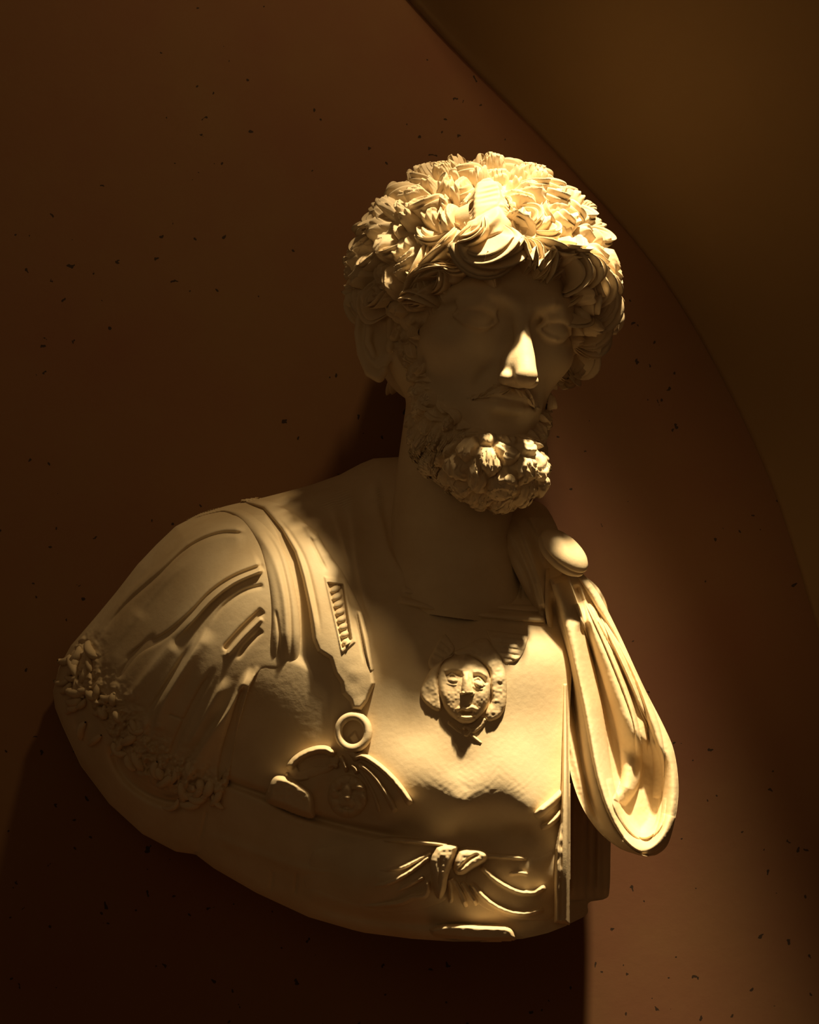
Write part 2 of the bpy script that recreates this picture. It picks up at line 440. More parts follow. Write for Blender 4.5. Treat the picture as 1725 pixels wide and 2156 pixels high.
# hair mass: cranium blown up, hollowed over the face
def build_cap():
    A = np.full(gx.shape, 1e3, np.float32)
    add(ell((22, -18, 86), (246, 274, 228)), 0, A)
    add(ell((0, -130, -40), (150, 140, 150)), 30, A)
    sub(ell((0, 260, -130), (178, 210, 262)), 14, A)
    for s in (-1, 1): sub(ell((s * 262, -90, -120), (150, 230, 150)), 14, A)
    # forelock standing out over the brow
    add(caps([w2h(at(1026, 395, 598)), w2h(at(1027, 455, 640)), w2h(at(1029, 500, 640))], [36, 37, 26]), 24, A)
    return A
CAP = build_cap()
def make_locks(field, P0, T0, length, width, thick, curl, lift, nseg=16, nstr=3, seed=0, lvl=0.0, wave=0.0, tip=2.6):
    """comma-shaped carved locks marching over a field; all arrays one entry per lock"""
    n = len(P0); r = np.random.default_rng(seed)
    P = project(field, P0.copy(), lvl); Nn = grad(field, P)
    T = T0 - (T0 * Nn).sum(-1, keepdims=True) * Nn; T /= np.linalg.norm(T, axis=-1, keepdims=True) + 1e-9
    na = 23
    a = np.linspace(-1, 1, na)
    rows = []
    for s in range(nseg):
        t = s / (nseg - 1)
        B = np.cross(Nn, T); B /= np.linalg.norm(B, axis=-1, keepdims=True) + 1e-9
        wprof = (min(1.0, 0.40 + 1.5 * t)) * (1 - 0.30 * t) * math.sqrt(max(1 - t ** tip, 0.0)) + 0.03
        hprof = (0.25 + 0.95 * math.sin(math.pi * min(t * 0.72 + 0.12, 1.0))) * math.sqrt(max(1 - t ** 7, 0.0)) + 0.02
        ph = curl * t * 0.8
        strand = np.cos(a[None, :] * math.pi * nstr + ph[:, None] * 0.4)
        hh = np.sqrt(np.clip(1 - a ** 2, 0, 1))[None, :] * (0.69 + 0.31 * strand) + 0.0
        off = hh * (thick * hprof)[:, None] - 9.0 * (1 - np.sqrt(np.clip(1 - a ** 2, 0, 1)))[None, :] - 4
        c = P + Nn * (lift * math.sin(math.pi * t) ** 1.0)[:, None]
        ring = c[:, None, :] + B[:, None, :] * (a[None, :] * (width * wprof)[:, None])[..., None] + Nn[:, None, :] * off[..., None]
        rows.append(ring)
        ds = length / (nseg - 1)
        ang = curl / (nseg - 1) * (0.4 + 1.2 * t) + wave / (nseg - 1) * math.cos(2 * math.pi * t * 1.3)
        P = P + T * ds[:, None]
        P = project(field, P, lvl, 2); Nn = grad(field, P)
        T = T * np.cos(ang)[:, None] + B * np.sin(ang)[:, None]
        T = T - (T * Nn).sum(-1, keepdims=True) * Nn; T /= np.linalg.norm(T, axis=-1, keepdims=True) + 1e-9
    V = np.stack(rows, 1)      # n, nseg, na, 3
    F0 = grid_faces(nseg, na)
    F = (F0[None] + (np.arange(n) * nseg * na)[:, None, None]).reshape(-1, 4)
    return V.reshape(-1, 3), F
def scatter(field, cand, spacing, limit=2000):
    keep = []
    for p in cand:
        if all(((p - q) ** 2).sum() > spacing ** 2 for q in keep): keep.append(p)
        if len(keep) >= limit: break
    return np.array(keep)

def clumps(P, S, T, B, aniso, lam, amp, hlo, hhi, tilt, seed, R0, warp=0.0):
    """carved curls: one raised clump of curved strands per seed point"""
    rr = np.random.default_rng(seed); n = len(S)
    hm = rr.uniform(hlo, hhi, n); side = np.where(rr.random(n) < 0.5, -1., 1.); lm = rr.uniform(0.85, 1.2, n) * lam; pv = rr.uniform(0.6, 1.3, n)
    if warp > 0:
        P = P + warp * np.stack([np.sin(P[:, 1] / 23 + 1.1 * np.sin(P[:, 2] / 31)), np.sin(P[:, 2] / 27 + 1.3 * np.sin(P[:, 0] / 29)), np.sin(P[:, 0] / 25 + np.sin(P[:, 1] / 33))], 1)
    P = P.astype(np.float32); S = S.astype(np.float32); T = T.astype(np.float32)
    out = np.zeros(len(P)); edge = np.zeros(len(P))
    st = (S * T).sum(1)
    for k in range(0, len(P), 20000):
        Q = P[k:k + 20000]
        d2 = (Q * Q).sum(1)[:, None] + (S * S).sum(1)[None] - 2 * Q @ S.T
        al = Q @ T.T - st[None]
        d2 = np.sqrt(np.maximum(d2 - (1 - 1 / aniso ** 2) * al * al, 0))
        i = d2.argmin(1); ar = np.arange(len(Q)); d1 = d2[ar, i].copy(); d2[ar, i] = 1e9; dd = d2.min(1)
        e = (dd - d1) / (dd + d1 + 1e-6)
        a = al[ar, i]; q = Q - S[i]; b = (q * B[i]).sum(1)
        rad = np.hypot(a + 0.25 * R0, b - side[i] * pv[i] * R0)
        h = hm[i] * np.sqrt(sstep(e, 0, 0.5)) + tilt * np.clip(a / R0, -1.2, 1.2) * sstep(e, 0, 0.25)
        w_ = np.cos(2 * math.pi * rad / lm[i])
        h += amp * (1 - 1.6 * np.abs(np.sin(math.pi * rad / lm[i])) ** 1.5) * sstep(e, 0.02, 0.35)
        out[k:k + 20000] = h; edge[k:k + 20000] = e
    return out
def ray_surface(field, C, D, r0, r1, n=9):
    lo = np.full(len(D), r0, float); hi = np.full(len(D), r1, float)
    for _ in range(n):
        m = 0.5 * (lo + hi); ins = sample(field, C + D * m[:, None]) < 0
        lo = np.where(ins, m, lo); hi = np.where(ins, hi, m)
    return C + D * (0.5 * (lo + hi))[:, None]
def grid_normals(P, wrap=False):
    du = (np.roll(P, -1, 1) - np.roll(P, 1, 1)) if wrap else np.gradient(P, axis=1)
    dv = np.gradient(P, axis=0)
    nn = np.cross(du, dv); nn /= np.linalg.norm(nn, axis=-1, keepdims=True) + 1e-9
    return nn
def build_hair():
    r = np.random.default_rng(5)
    C0 = np.array([22, -18, 86.]); RA = np.array([246, 274, 228.])
    nth, nph = 400, 860
    # pole axis points up; columns run round the head
    th = np.linspace(0.004, math.pi * 0.90, nth); ph = np.linspace(0, 2 * math.pi, nph, endpoint=False)
    Dm = np.stack([np.sin(th)[:, None] * np.sin(ph)[None], np.sin(th)[:, None] * np.cos(ph)[None], np.repeat(np.cos(th)[:, None], nph, 1)], -1)
    P = ray_surface(CAP, C0, Dm.reshape(-1, 3), 20, 300).reshape(nth, nph, 3)
    # smooth the voxel steps a little
    for _ in range(3):
        P[1:-1] = 0.5 * P[1:-1] + 0.125 * (P[2:] + P[:-2] + np.roll(P, 1, 1)[1:-1] + np.roll(P, -1, 1)[1:-1])
    nn = grid_normals(P, True)
    if (nn[50, 10] * (P[50, 10] - C0)).sum() < 0: nn = -nn
    d = r.normal(size=(9000, 3)); d /= np.linalg.norm(d, axis=1)[:, None]
    C = project(CAP, C0 + d * RA, 0, 5)
    ok = abs(sample(CAP, C)) < 3
    k0 = np.sqrt(((C - np.array([0, 260, -130])) / np.array([178, 210, 262])) ** 2 @ np.ones(3))
    grow = (k0 > 1.07) & (C[:, 2] > np.where(abs(C[:, 0]) > 90, 12, -110))
    S = scatter(CAP, C[ok], 38); n = len(S); Sn = grad(CAP, S)
    crown = np.array([30, -150, 300.])
    def flow(Q, Qn, rr, spread):
        T = Q - crown; sw = np.cross(Qn, T)
        T = T / (np.linalg.norm(T, axis=1)[:, None] + 1e-6) + spread * rr.normal(size=(len(Q), 1)) * sw / (np.linalg.norm(sw, axis=1)[:, None] + 1e-6)
        T = T - (T * Qn).sum(1)[:, None] * Qn
        return T / (np.linalg.norm(T, axis=1)[:, None] + 1e-9)
    T = flow(S, Sn, r, 1.1); B = np.cross(Sn, T)
    Hh = clumps(P.reshape(-1, 3), S, T, B, 2.0, 12.5, 4.8, 12, 46, 12, 15, 36, 9.0).reshape(nth, nph)
    # thin out where the cap has been hollowed (face, ears): no relief there
    kk = np.sqrt((((P - np.array([0, 260, -130])) / np.array([178, 210, 262])) ** 2).sum(-1))
    Hh = Hh * sstep(kk, 1.0, 1.10) * sstep(P[..., 2], -60, 30)
    V = P + nn * Hh[..., None]
    F = grid_faces(nth, nph, True)
    top = V[0].mean(0)
    V = V.reshape(-1, 3); V[:nph] = top
    # loose curls standing proud of the mass
    C = C[ok & grow]; r.shuffle(C)
    Q = scatter(CAP, C, 55); Qn = grad(CAP, Q); n = len(Q); Tq = flow(Q, Qn, r, 0.9)
    sg = np.where(r.random(n) < 0.5, -1, 1)
    v, f = make_locks(CAP, Q, Tq, r.uniform(80, 120, n), r.uniform(10, 16, n), r.uniform(24, 32, n), sg * r.uniform(2.2, 4.6, n), r.uniform(12, 24, n), nseg=24, seed=13, wave=-1.4 * sg, tip=3.5)
    mesh_obj('hair', h2w(np.vstack([V, v])), np.vstack([F, f + len(V)]), PLASTER, bust, label='thick mass of carved curly hair')
    # the row of locks over the forehead and temples
    edge = np.array([(-196, 95, -20), (-190, 130, 30), (-172, 165, 75), (-140, 205, 108), (-100, 232, 122), (-55, 248, 128), (-10, 254, 128), (35, 252, 124), (80, 240, 122), (120, 220, 115), (152, 190, 95), (178, 155, 65), (192, 125, 20), (196, 95, -30), (196, 80, -75)], float)
    E = catmull(edge, 4); E = E + np.array([0, 0, 34])
    n = len(E); T = np.gradient(E, axis=0)
    T = T / np.linalg.norm(T, axis=1)[:, None] + np.array([0, 0.3, -0.35])
    rr = np.random.default_rng(8)
    bulge = 16 * np.exp(-((E[:, 0] + 50) / 75) ** 2)
    v, f = make_locks(np.minimum(CAP, HEADFIELD), E, T, rr.uniform(80, 130, n), rr.uniform(17, 26, n), rr.uniform(30, 44, n) + bulge, rr.choice([1, 1, -1], n) * rr.uniform(0.6, 2.4, n), rr.uniform(10, 22, n), nseg=20, seed=9)
    mesh_obj('forehead_locks', h2w(v), f, PLASTER, bust, label='row of curls overhanging the shaded forehead')
build_hair()
def build_beard():
    r = np.random.default_rng(21)
    c = np.stack([r.uniform(-240, 240, 26000), r.uniform(-40, 300, 26000), r.uniform(-380, -10, 26000)], 1)
    fld = NONECK
    s = sample(fld, c); c = c[abs(s) < 25]; c = project(fld, c, 0, 4); c = c[abs(sample(fld, c)) < 3]
    ax_ = abs(c[:, 0])
    # free cheek and mouth: inside this outline (front view) there is no beard
    lim = np.interp(-c[:, 2], [0, 40, 100, 150, 190, 222, 240], [118, 118, 122, 128, 108, 60, 0])
    front = np.where(c[:, 2] > -170, 100 + np.clip(-c[:, 2] - 110, 0, 60) * 1.6, 400)
    beard = (c[:, 1] < front) & (ax_ > lim) & (c[:, 2] < -25 - 0.0 * ax_) & (c[:, 1] > 30 - (c[:, 2] + 100) * 0.25) & (c[:, 2] > -345)
    C = c[beard]
    # fine mesh wrapped round the jaw, raised into small curls inside the beard outline
    C0 = np.array([0, 60, -150.]); nr, nc = 330, 620
    el = np.linspace(math.radians(52), math.radians(-88), nr); az = np.linspace(math.radians(-118), math.radians(118), nc)
    Dm = np.stack([np.cos(el)[:, None] * np.sin(az)[None], np.cos(el)[:, None] * np.cos(az)[None], np.repeat(np.sin(el)[:, None], nc, 1)], -1)
    P = ray_surface(fld, C0, Dm.reshape(-1, 3), 15, 330).reshape(nr, nc, 3)
    for _ in range(2):
        P[1:-1, 1:-1] = 0.5 * P[1:-1, 1:-1] + 0.125 * (P[2:, 1:-1] + P[:-2, 1:-1] + P[1:-1, 2:] + P[1:-1, :-2])
    nn = grid_normals(P)
    if (nn[100, 300] * Dm[100, 300]).sum() < 0: nn = -nn
    S = scatter(fld, C, 27); n = len(S); Sn = grad(fld, S)
    T = np.array([0, 0.15, -1.0]) + r.normal(size=(n, 3)) * 0.75; T = T - (T * Sn).sum(1)[:, None] * Sn; T /= np.linalg.norm(T, axis=1)[:, None]
    Hh = clumps(P.reshape(-1, 3), S, T, np.cross(Sn, T), 1.6, 8.5, 2.6, 9, 22, 5, 23, 25, 3.0).reshape(nr, nc)
    X_, F_, Z_ = np.abs(P[..., 0]), P[..., 1], P[..., 2]
    lim_ = np.interp(-Z_, [0, 40, 100, 150, 190, 222, 240], [118, 118, 122, 128, 108, 60, 0]) + 6 * np.sin(Z_ / 9) + 5 * np.sin(Z_ / 4.1 + P[..., 0] / 11)
    inside = sstep(X_ - lim_, -6, 16) * sstep(-Z_, 10, 45) * sstep(F_ - (20 - (Z_ + 100) * 0.25), -8, 30) * (1 - sstep(-Z_, 335, 352))
    inside = inside * np.where(Z_ > -170, sstep(100 + np.clip(-Z_ - 110, 0, 60) * 1.6 - F_ + 6 * np.sin(Z_ / 7), -4, 18), 1)
    inside = np.where(Z_ < -240, sstep(F_ - (20 - (Z_ + 100) * 0.25), -8, 30) * (1 - sstep(-Z_, 338, 356)), inside)
    low = sstep(-Z_, 200, 300); left = 1 - 0.35 * sstep(-P[..., 0], -40, 20)
    Hh = np.where(inside > 0.02, -4 + (Hh + 4 + 50 * low * left) * inside, -5)
    V = (P + nn * Hh[..., None]).reshape(-1, 3)
    F = grid_faces(nr, nc); F = F[(inside.ravel()[F] > 0.015).any(1)]
    use = np.unique(F); mp = np.full(nr * nc, -1); mp[use] = np.arange(len(use)); V = V[use]; F = mp[F]
    # loose curls
    Q = scatter(fld, C[::-1], 44); n = len(Q)
    T = np.array([0, 0.15, -1.0]) + r.normal(size=(n, 3)) * 0.6
    lw = np.clip((-Q[:, 2] - 150) / 150, 0, 1) * np.where(Q[:, 0] < 25, 0.7, 1.0); sg = np.where(r.random(n) < 0.5, -1, 1)
    v, f = make_locks(fld, Q, T, r.uniform(42, 62, n) + 10 * lw, r.uniform(7, 10, n), r.uniform(9, 13, n) + 6 * lw, sg * r.uniform(2.0, 4.0, n), r.uniform(4, 8, n), nseg=18, seed=4, nstr=2, lvl=8, tip=3.5)
    mesh_obj('beard', h2w(np.vstack([V, v])), np.vstack([F, f + len(V)]), PLASTER, bust, label='short curly beard, lit at the chin')
    # moustache
    m = np.array([(s * x, 250 - abs(x) * 0.35, -140 - abs(x) * 0.38 + dz) for s in (-1, 1) for x in range(12, 62, 9) for dz in (0, 7)], float)
    T = np.stack([np.sign(m[:, 0]), 0 * m[:, 0], -0.55 + 0 * m[:, 0]], 1); n = len(m)
    v, f = make_locks(fld, m, T, np.full(n, 30.), np.full(n, 7.), np.full(n, 9.), np.sign(m[:, 0]) * -0.6, np.full(n, 0.), nseg=10, seed=6, lvl=1.0, nstr=2)
    mesh_obj('moustache', h2w(v), f, PLASTER, bust)
build_beard()

# ------------------------------------------------------------------ torso surface: depth over the photo plane
CTRL = np.array([
 (760,980,235),(830,930,240),(900,960,250),(960,1060,300),(960,1200,390),(1000,1290,455),(1140,1290,430),(1090,1150,330),(1100,1050,260),
 (655,1030,265),(560,1062,270),(480,1095,280),(370,1130,255),(290,1210,235),(200,1320,190),(140,1400,150),(122,1480,140),(170,1600,150),(240,1690,180),(330,1765,210),
 (450,1250,440),(400,1400,470),(300,1450,385),(240,1540,290),(550,1200,455),(600,1350,525),(340,1610,370),(450,1600,440),(520,1550,490),
 (640,1200,475),(720,1300,520),(760,1400,550),(640,1120,400),(700,1120,390),(780,1200,440),(850,1250,470),
 (850,1400,550),(900,1550,604),(750,1550,560),(985,1420,592),(1080,1350,550),(1040,1480,602),(1080,1550,596),(1170,1450,512),(1180,1600,540),(980,1600,622),(980,1700,650),(830,1690,624),(1110,1708,636),
 (980,1752,578),(850,1758,566),(1100,1762,574),(640,1640,520),(640,1700,505),(1180,1700,580),
 (720,1765,510),(700,1810,515),(600,1800,455),(500,1720,420),(450,1780,330),(550,1870,345),(580,1760,455),
 (950,1840,606),(800,1850,602),(870,1830,608),(950,1795,618),(1100,1812,614),(860,1785,594),(1100,1860,600),(1170,1850,590),(1180,1780,590),
 (650,1920,400),(760,1950,470),(870,1965,530),(1000,1972,600),(1080,1970,600),(1180,1945,560),(940,1925,590),(1230,1500,470),(1230,1850,560),(1230,1300,390)], float)
def tps_fit(C, lam=4.0):
    n = len(C); P = C[:, :2] / 500
    r = np.linalg.norm(P[:, None] - P[None], axis=-1)
    K = np.where(r > 0, r * r * np.log(r + 1e-12), 0) + np.eye(n) * lam * 1e-3
    A = np.zeros((n + 3, n + 3)); A[:n, :n] = K; A[:n, n] = 1; A[:n, n + 1:] = P; A[n, :n] = 1; A[n + 1:, :n] = P.T
    wv = np.linalg.solve(A, np.concatenate([C[:, 2], [0, 0, 0]]))
    def f(U, V):
        q = np.stack([np.ravel(U), np.ravel(V)], 1) / 500; out = wv[n] + q @ wv[n + 1:]
        for i in range(n):
            r2 = ((q - P[i]) ** 2).sum(1); out += wv[i] * 0.5 * r2 * np.log(r2 + 1e-12)
        return out.reshape(np.shape(U))
    return f
TPS = tps_fit(CTRL)
LEFT = np.array([(868,955),(850,962),(795,962),(760,976),(715,1000),(655,1021),(600,1036),(545,1050),(480,1064),(420,1082),(370,1108),(330,1146),(290,1188),(245,1246),(200,1300),(150,1358),(124,1405),(112,1455),(116,1490),(132,1530),(170,1612),(230,1692),(300,1756),(370,1793),(412,1799),(450,1828),(540,1880),(650,1931),(760,1963),(870,1977),(960,1983)], float)
RIGHT = np.array([(905,955),(1000,990),(1090,1052),(1150,1120),(1200,1200),(1215,1290),(1205,1400),(1200,1500),(1198,1940),(1196,1948),(1150,1966),(1085,1980),(1000,1983)], float)
OUT = np.vstack([LEFT, RIGHT[::-1]])
def torso_base(U, V):
    d = TPS(U, V)
    dist, t, sg = line_dist(np.ravel(U), np.ravel(V), LEFT)
    dist = dist.reshape(np.shape(U))
    bot = sstep(V, 1700, 1830)
    R = 85 * (1 - bot) + 26 * bot; drop = 95 * (1 - bot) + 38 * bot
    x = np.clip(dist / R, 0, 1)
    d = d - drop * (1 - np.sqrt(np.clip(1 - (1 - x) ** 2, 0, 1)))
    return d
def build_torso():
    nr, nc = 560, 560
    vv = np.linspace(955.5, 1982.5, nr)
    # denser rows where the outline runs flat
    dens = 1 + 2.2 * np.exp(-((vv - 1040) / 60) ** 2) + 3.0 * np.exp(-((vv - 1970) / 25) ** 2) + 1.0 * np.exp(-((vv - 965) / 10) ** 2)
    cum = np.concatenate([[0], np.cumsum(dens[:-1])]); vv = np.interp(np.linspace(0, cum[-1], nr), np.concatenate([[0], np.cumsum(1 / dens[:-1])]) / np.sum(1 / dens[:-1]) * cum[-1], vv)
    Lu = np.interp(vv, LEFT[:, 1], LEFT[:, 0]); Ru = np.interp(vv, RIGHT[:, 1], RIGHT[:, 0])
    t = np.linspace(0, 1, nc); t = t - 0.06 * np.sin(2 * math.pi * t) / (2 * math.pi) * 4
    U = Lu[:, None] + (Ru - Lu)[:, None] * t[None]; V = np.repeat(vv[:, None], nc, 1)
    D = torso_base(U, V)
    R = Relief(U, V)
    # waist line of the cuirass
    R.groove([(462,1640),(510,1658),(558,1676),(619,1708),(700,1732),(809,1757),(900,1768)], 12, 26, 0.02, 0.3)
    R.plateau([(490,1400),(600,1380),(700,1450),(700,1600),(640,1690),(558,1668),(480,1640)], 8, 14)
    # centre line and pectorals
    R.groove([(968,1570),(972,1630),(975,1690)], 30, 5, .5, .3)
    R.bump(1085, 1590, 120, 100, 12, 0, 'gauss'); R.bump(850, 1590, 130, 100, 10, 0, 'gauss')
    R.bump(975, 1745, 60, 30, 9, 0, 'gauss')
    # stump of the arm
    R.groove([(232,1560),(253,1614),(281,1650),(324,1678),(368,1690),(398,1686)], 15, 40, .15, .12)
    R.groove([(436,1703),(428,1740),(421,1772)], 4, 6)
    R.groove([(150,1530),(190,1520),(225,1490)], 14, 4)
    R.groove([(574,1830),(570,1880)], 5, 5); R.groove([(625,1835),(622,1885)], 4, 6)
    R.ridge([(420,1750),(520,1790),(640,1830),(760,1840)], 14, 6, 'gauss'); R.ridge([(640,1870),(720,1900),(820,1925)], 14, 6, 'gauss')
    # lower rim: hollow under the sash, then a lip
    R.groove([(640,1905),(760,1932),(880,1945),(1000,1948),(1150,1938)], 16, 12, .1, .1)
    # tunic and scarf at the neck
    R.fold([(720,1010),(740,1090),(752,1180),(770,1270),(800,1340)], 8, 20, 9, 1); R.fold([(690,1040),(720,1130),(745,1230)], 7, 18, 7, 1)
    R.fold([(790,1000),(800,1080),(830,1180),(900,1250)], 8, 24, 10, -1)
    R.ridge([(840,1262),(930,1282),(1050,1296),(1150,1304)], 8, 20, 'round', .2, .02); R.ridge([(850,1240),(940,1262),(1050,1276),(1145,1284)], 7, 14, 'round', .2, .02)
    for k in range(14):
        R.groove([(860 + k * 20, 1218 + k * 1.5), (858 + k * 20, 1240 + k * 2)], 3.5, 5)
    R.H += 0.5 * vnoise(U, V, 60, 2) + 0.12 * vnoise(U, V, 7, 3)
    # tool marks raked across the belly of the cuirass
    m = np.exp(-((U - 1000) / 150) ** 2 - ((V - 1665) / 60) ** 2)
    R.H += m * (0.17 * np.sin((U * 0.8 + V) / 2.6 + 2 * vnoise(U, V, 30, 5)) * (vnoise(U, V, 18, 6) > -0.1) + 0.16 * np.sin((U * -0.75 + V) / 2.9 + 2 * vnoise(U, V, 30, 7)) * (vnoise(U, V, 18, 8) > 0))
    D = D + R.H
    P = at(U, V, D)
    F = grid_faces(nr, nc)
    # rim and back
    b = np.concatenate([np.arange(nr) * nc, (nr - 1) * nc + np.arange(1, nc), (np.arange(nr - 1)[::-1]) * nc + nc - 1, np.arange(1, nc - 1)[::-1]])
    c0 = np.array([820, 1500.])
    Ub, Vb, Db = U.ravel()[b], V.ravel()[b], D.ravel()[b]
    verts = [P.reshape(-1, 3)]; faces = [F]; prev = b; base = nr * nc
    for s, dd in ((0.012, 14), (0.03, 40), (0.05, 130), (0.08, 300)):
        Q = at(Ub + (c0[0] - Ub) * s, Vb + (c0[1] - Vb) * s, np.maximum(Db - dd, 30))
        verts.append(Q); cur = base + np.arange(len(b)); base += len(b)
        faces.append(np.stack([prev, cur, np.roll(cur, -1), np.roll(prev, -1)], 1)); prev = cur
    Q = at(np.array([820.]), np.array([1500.]), np.array([120.])); verts.append(Q)
    tri = np.stack([prev, np.full(len(b), base), np.full(len(b), base), np.roll(prev, -1)], 1)
    Vt = np.vstack(verts)
    o = mesh_obj('cuirass', Vt, np.vstack(faces)[:, ::-1], PLASTER, bust, label='smooth breastplate and arm stump of the bust')
    return o
build_torso()

def patch(name, bbox, fn, step=2.0, cut=-5.0, parent=bust, label=None, base=torso_base, thick=0):
    """relief piece standing on the torso: fn(R) fills R.H (height above the torso, below `cut` = nothing)"""
    u = np.arange(bbox[0], bbox[2] + step, step); v = np.arange(bbox[1], bbox[3] + step, step)
    U, V = np.meshgrid(u, v)
    R = Relief(U, V); B = base(U, V)
    R.B = B; fn(R)
    D = B + R.H
    keep = R.H > cut
    F = grid_faces(len(v), len(u))
    k = keep.ravel()[F].any(1); F = F[k]
    used = np.unique(F); mp = np.full(U.size, -1); mp[used] = np.arange(len(used))
    P = at(U, V, np.maximum(D, B + cut * 2.2)).reshape(-1, 3)[used]
    return mesh_obj(name, P, mp[F][:, ::-1], PLASTER, parent, label=label)
def shape(R, poly, h, bevel, dome=0.0, smooth=True, out=-14, drop=3.0):
    """fill R.H with a raised shape: h at the edge + dome towards the middle, plunging outside"""
    C = catmull(np.vstack([poly, poly[:1]]), 6)[:-1] if smooth else np.asarray(poly, float)
    k = R.sel(C, bevel * 3 + 12)
    sd = np.full(R.U.shape, 99.0); sd[k] = poly_sd(R.U[k], R.V[k], C)
    x = np.clip(-sd / bevel, 0, 1)
    Hh = h * np.sqrt(np.clip(1 - (1 - x) ** 2, 0, 1))
    if dome: Hh = Hh + dome * np.sqrt(np.clip(1 - (1 - np.clip(-sd / (np.abs(sd[sd < 0]).max() + 1e-6), 0, 1)) ** 2, 0, 1))
    Hh = np.where(sd > 0, np.maximum(-sd * drop, out), Hh)
    R.sd = sd
    R.H = np.maximum(R.H, Hh) if getattr(R, 'started', False) else Hh
    R.started = True
    return R

# ------------------------------------------------------------------ sleeve with its folds and fringe
def sleeve(R):
    shape(R, [(560,1085),(500,1084),(440,1092),(380,1116),(330,1156),(290,1200),(246,1256),(200,1312),(160,1356),(146,1400),(170,1440),(200,1500),(235,1555),(262,1600),(300,1640),(360,1668),(440,1684),(474,1660),(492,1580),(510,1500),(540,1420),(600,1400),(610,1250),(590,1140)], 9, 14)
    ins = R.sd < 0
    H0 = R.H.copy()
    G = R
    # long creases fanning out from the shoulder band
    G.fold([(520,1112),(462,1112),(398,1138),(332,1196),(260,1262),(196,1346),(168,1400)], 6, 34, 20.2, 1, .05, .2)
    G.groove([(520,1124),(462,1124),(400,1151),(335,1210),(262,1276),(200,1356)], 6, 14.0, .05, .2)
    G.fold([(556,1198),(493,1226),(446,1262),(404,1308),(350,1366)], 6, 30, 23.2, -1, .04, .3)
    G.groove([(556,1190),(493,1215),(444,1248),(400,1294),(350,1338),(281,1376),(250,1406)], 7, 20.2, .04, .25)
    G.groove([(556,1232),(510,1246),(470,1278),(440,1320)], 6, 7.8, .05, .4)
    G.groove([(554,1284),(509,1327),(471,1370)], 7, 20.2, .04, .1); G.ridge([(552,1300),(512,1340),(480,1376),(474,1372)], 7, 8, 'gauss', .05, .1)
    G.groove([(552,1326),(520,1358),(498,1390)], 6, 10.8, .05, .3)
    G.fold([(439,1319),(386,1409),(339,1495),(325,1552)], 8, 26, 17.1, 1, .15, .1)
    G.fold([(368,1345),(310,1416),(262,1480)], 9, 26, 15.5, 1, .15, .15)
    G.fold([(420,1330),(372,1420),(310,1510),(285,1550)], 7, 18, 10.8, 1, .2, .15)
    G.fold([(529,1405),(486,1491),(439,1556),(398,1628),(388,1672)], 8, 30, 20.2, 1, .15, .05)
    G.groove([(516,1440),(496,1495),(478,1563),(462,1650)], 9, 21.7, .1, .05)
    G.fold([(545,1400),(520,1480),(498,1570),(480,1650)], 8, 20, 12.4, 1, .15, .1)
    G.groove([(353,1502),(378,1512),(403,1521)], 3, 6.2)
    G.ridge([(300,1280),(250,1350),(225,1420)], 26, 7, 'gauss')
    G.groove([(330,1330),(280,1385),(240,1440)], 8, 12, .2, .2); G.groove([(408,1350),(352,1440),(296,1530)], 7, 13, .2, .15)
    G.groove([(455,1400),(410,1480),(372,1560),(352,1620)], 9, 14, .25, .1); G.fold([(480,1420),(430,1510),(392,1580)], 8, 20, 12, 1, .25, .2)
    G.fold([(420,1165),(360,1210),(290,1290),(225,1380)], 12, 40, 8, -1, .3, .3)
    # ragged fringe along the hem
    hem = catmull([(152,1352),(160,1420),(215,1480),(270,1550),(320,1600),(400,1655),(462,1672)], 8)
    d, t, sg = line_dist(R.U, R.V, hem)
    m = np.exp(-(d / 42) ** 2)
    nz = np.abs(vnoise(R.U, R.V, 17, 31)) * 1.3 - 0.35 + 0.55 * vnoise(R.U, R.V, 8, 32) + 0.3 * vnoise(R.U, R.V, 4, 33)
    R.H += np.where(ins, m * nz * 20, 0)
    R.H = np.where(R.sd > 0, np.minimum(R.H, H0 + 8 * m * (nz > 0.1)), R.H)
    R.H += 0.15 * vnoise(R.U, R.V, 9, 34)
patch('sleeve', (110, 1060, 625, 1705), sleeve, 2.0, label='pleated tunic sleeve with a ragged fringed hem')
rr_ = np.random.default_rng(77)
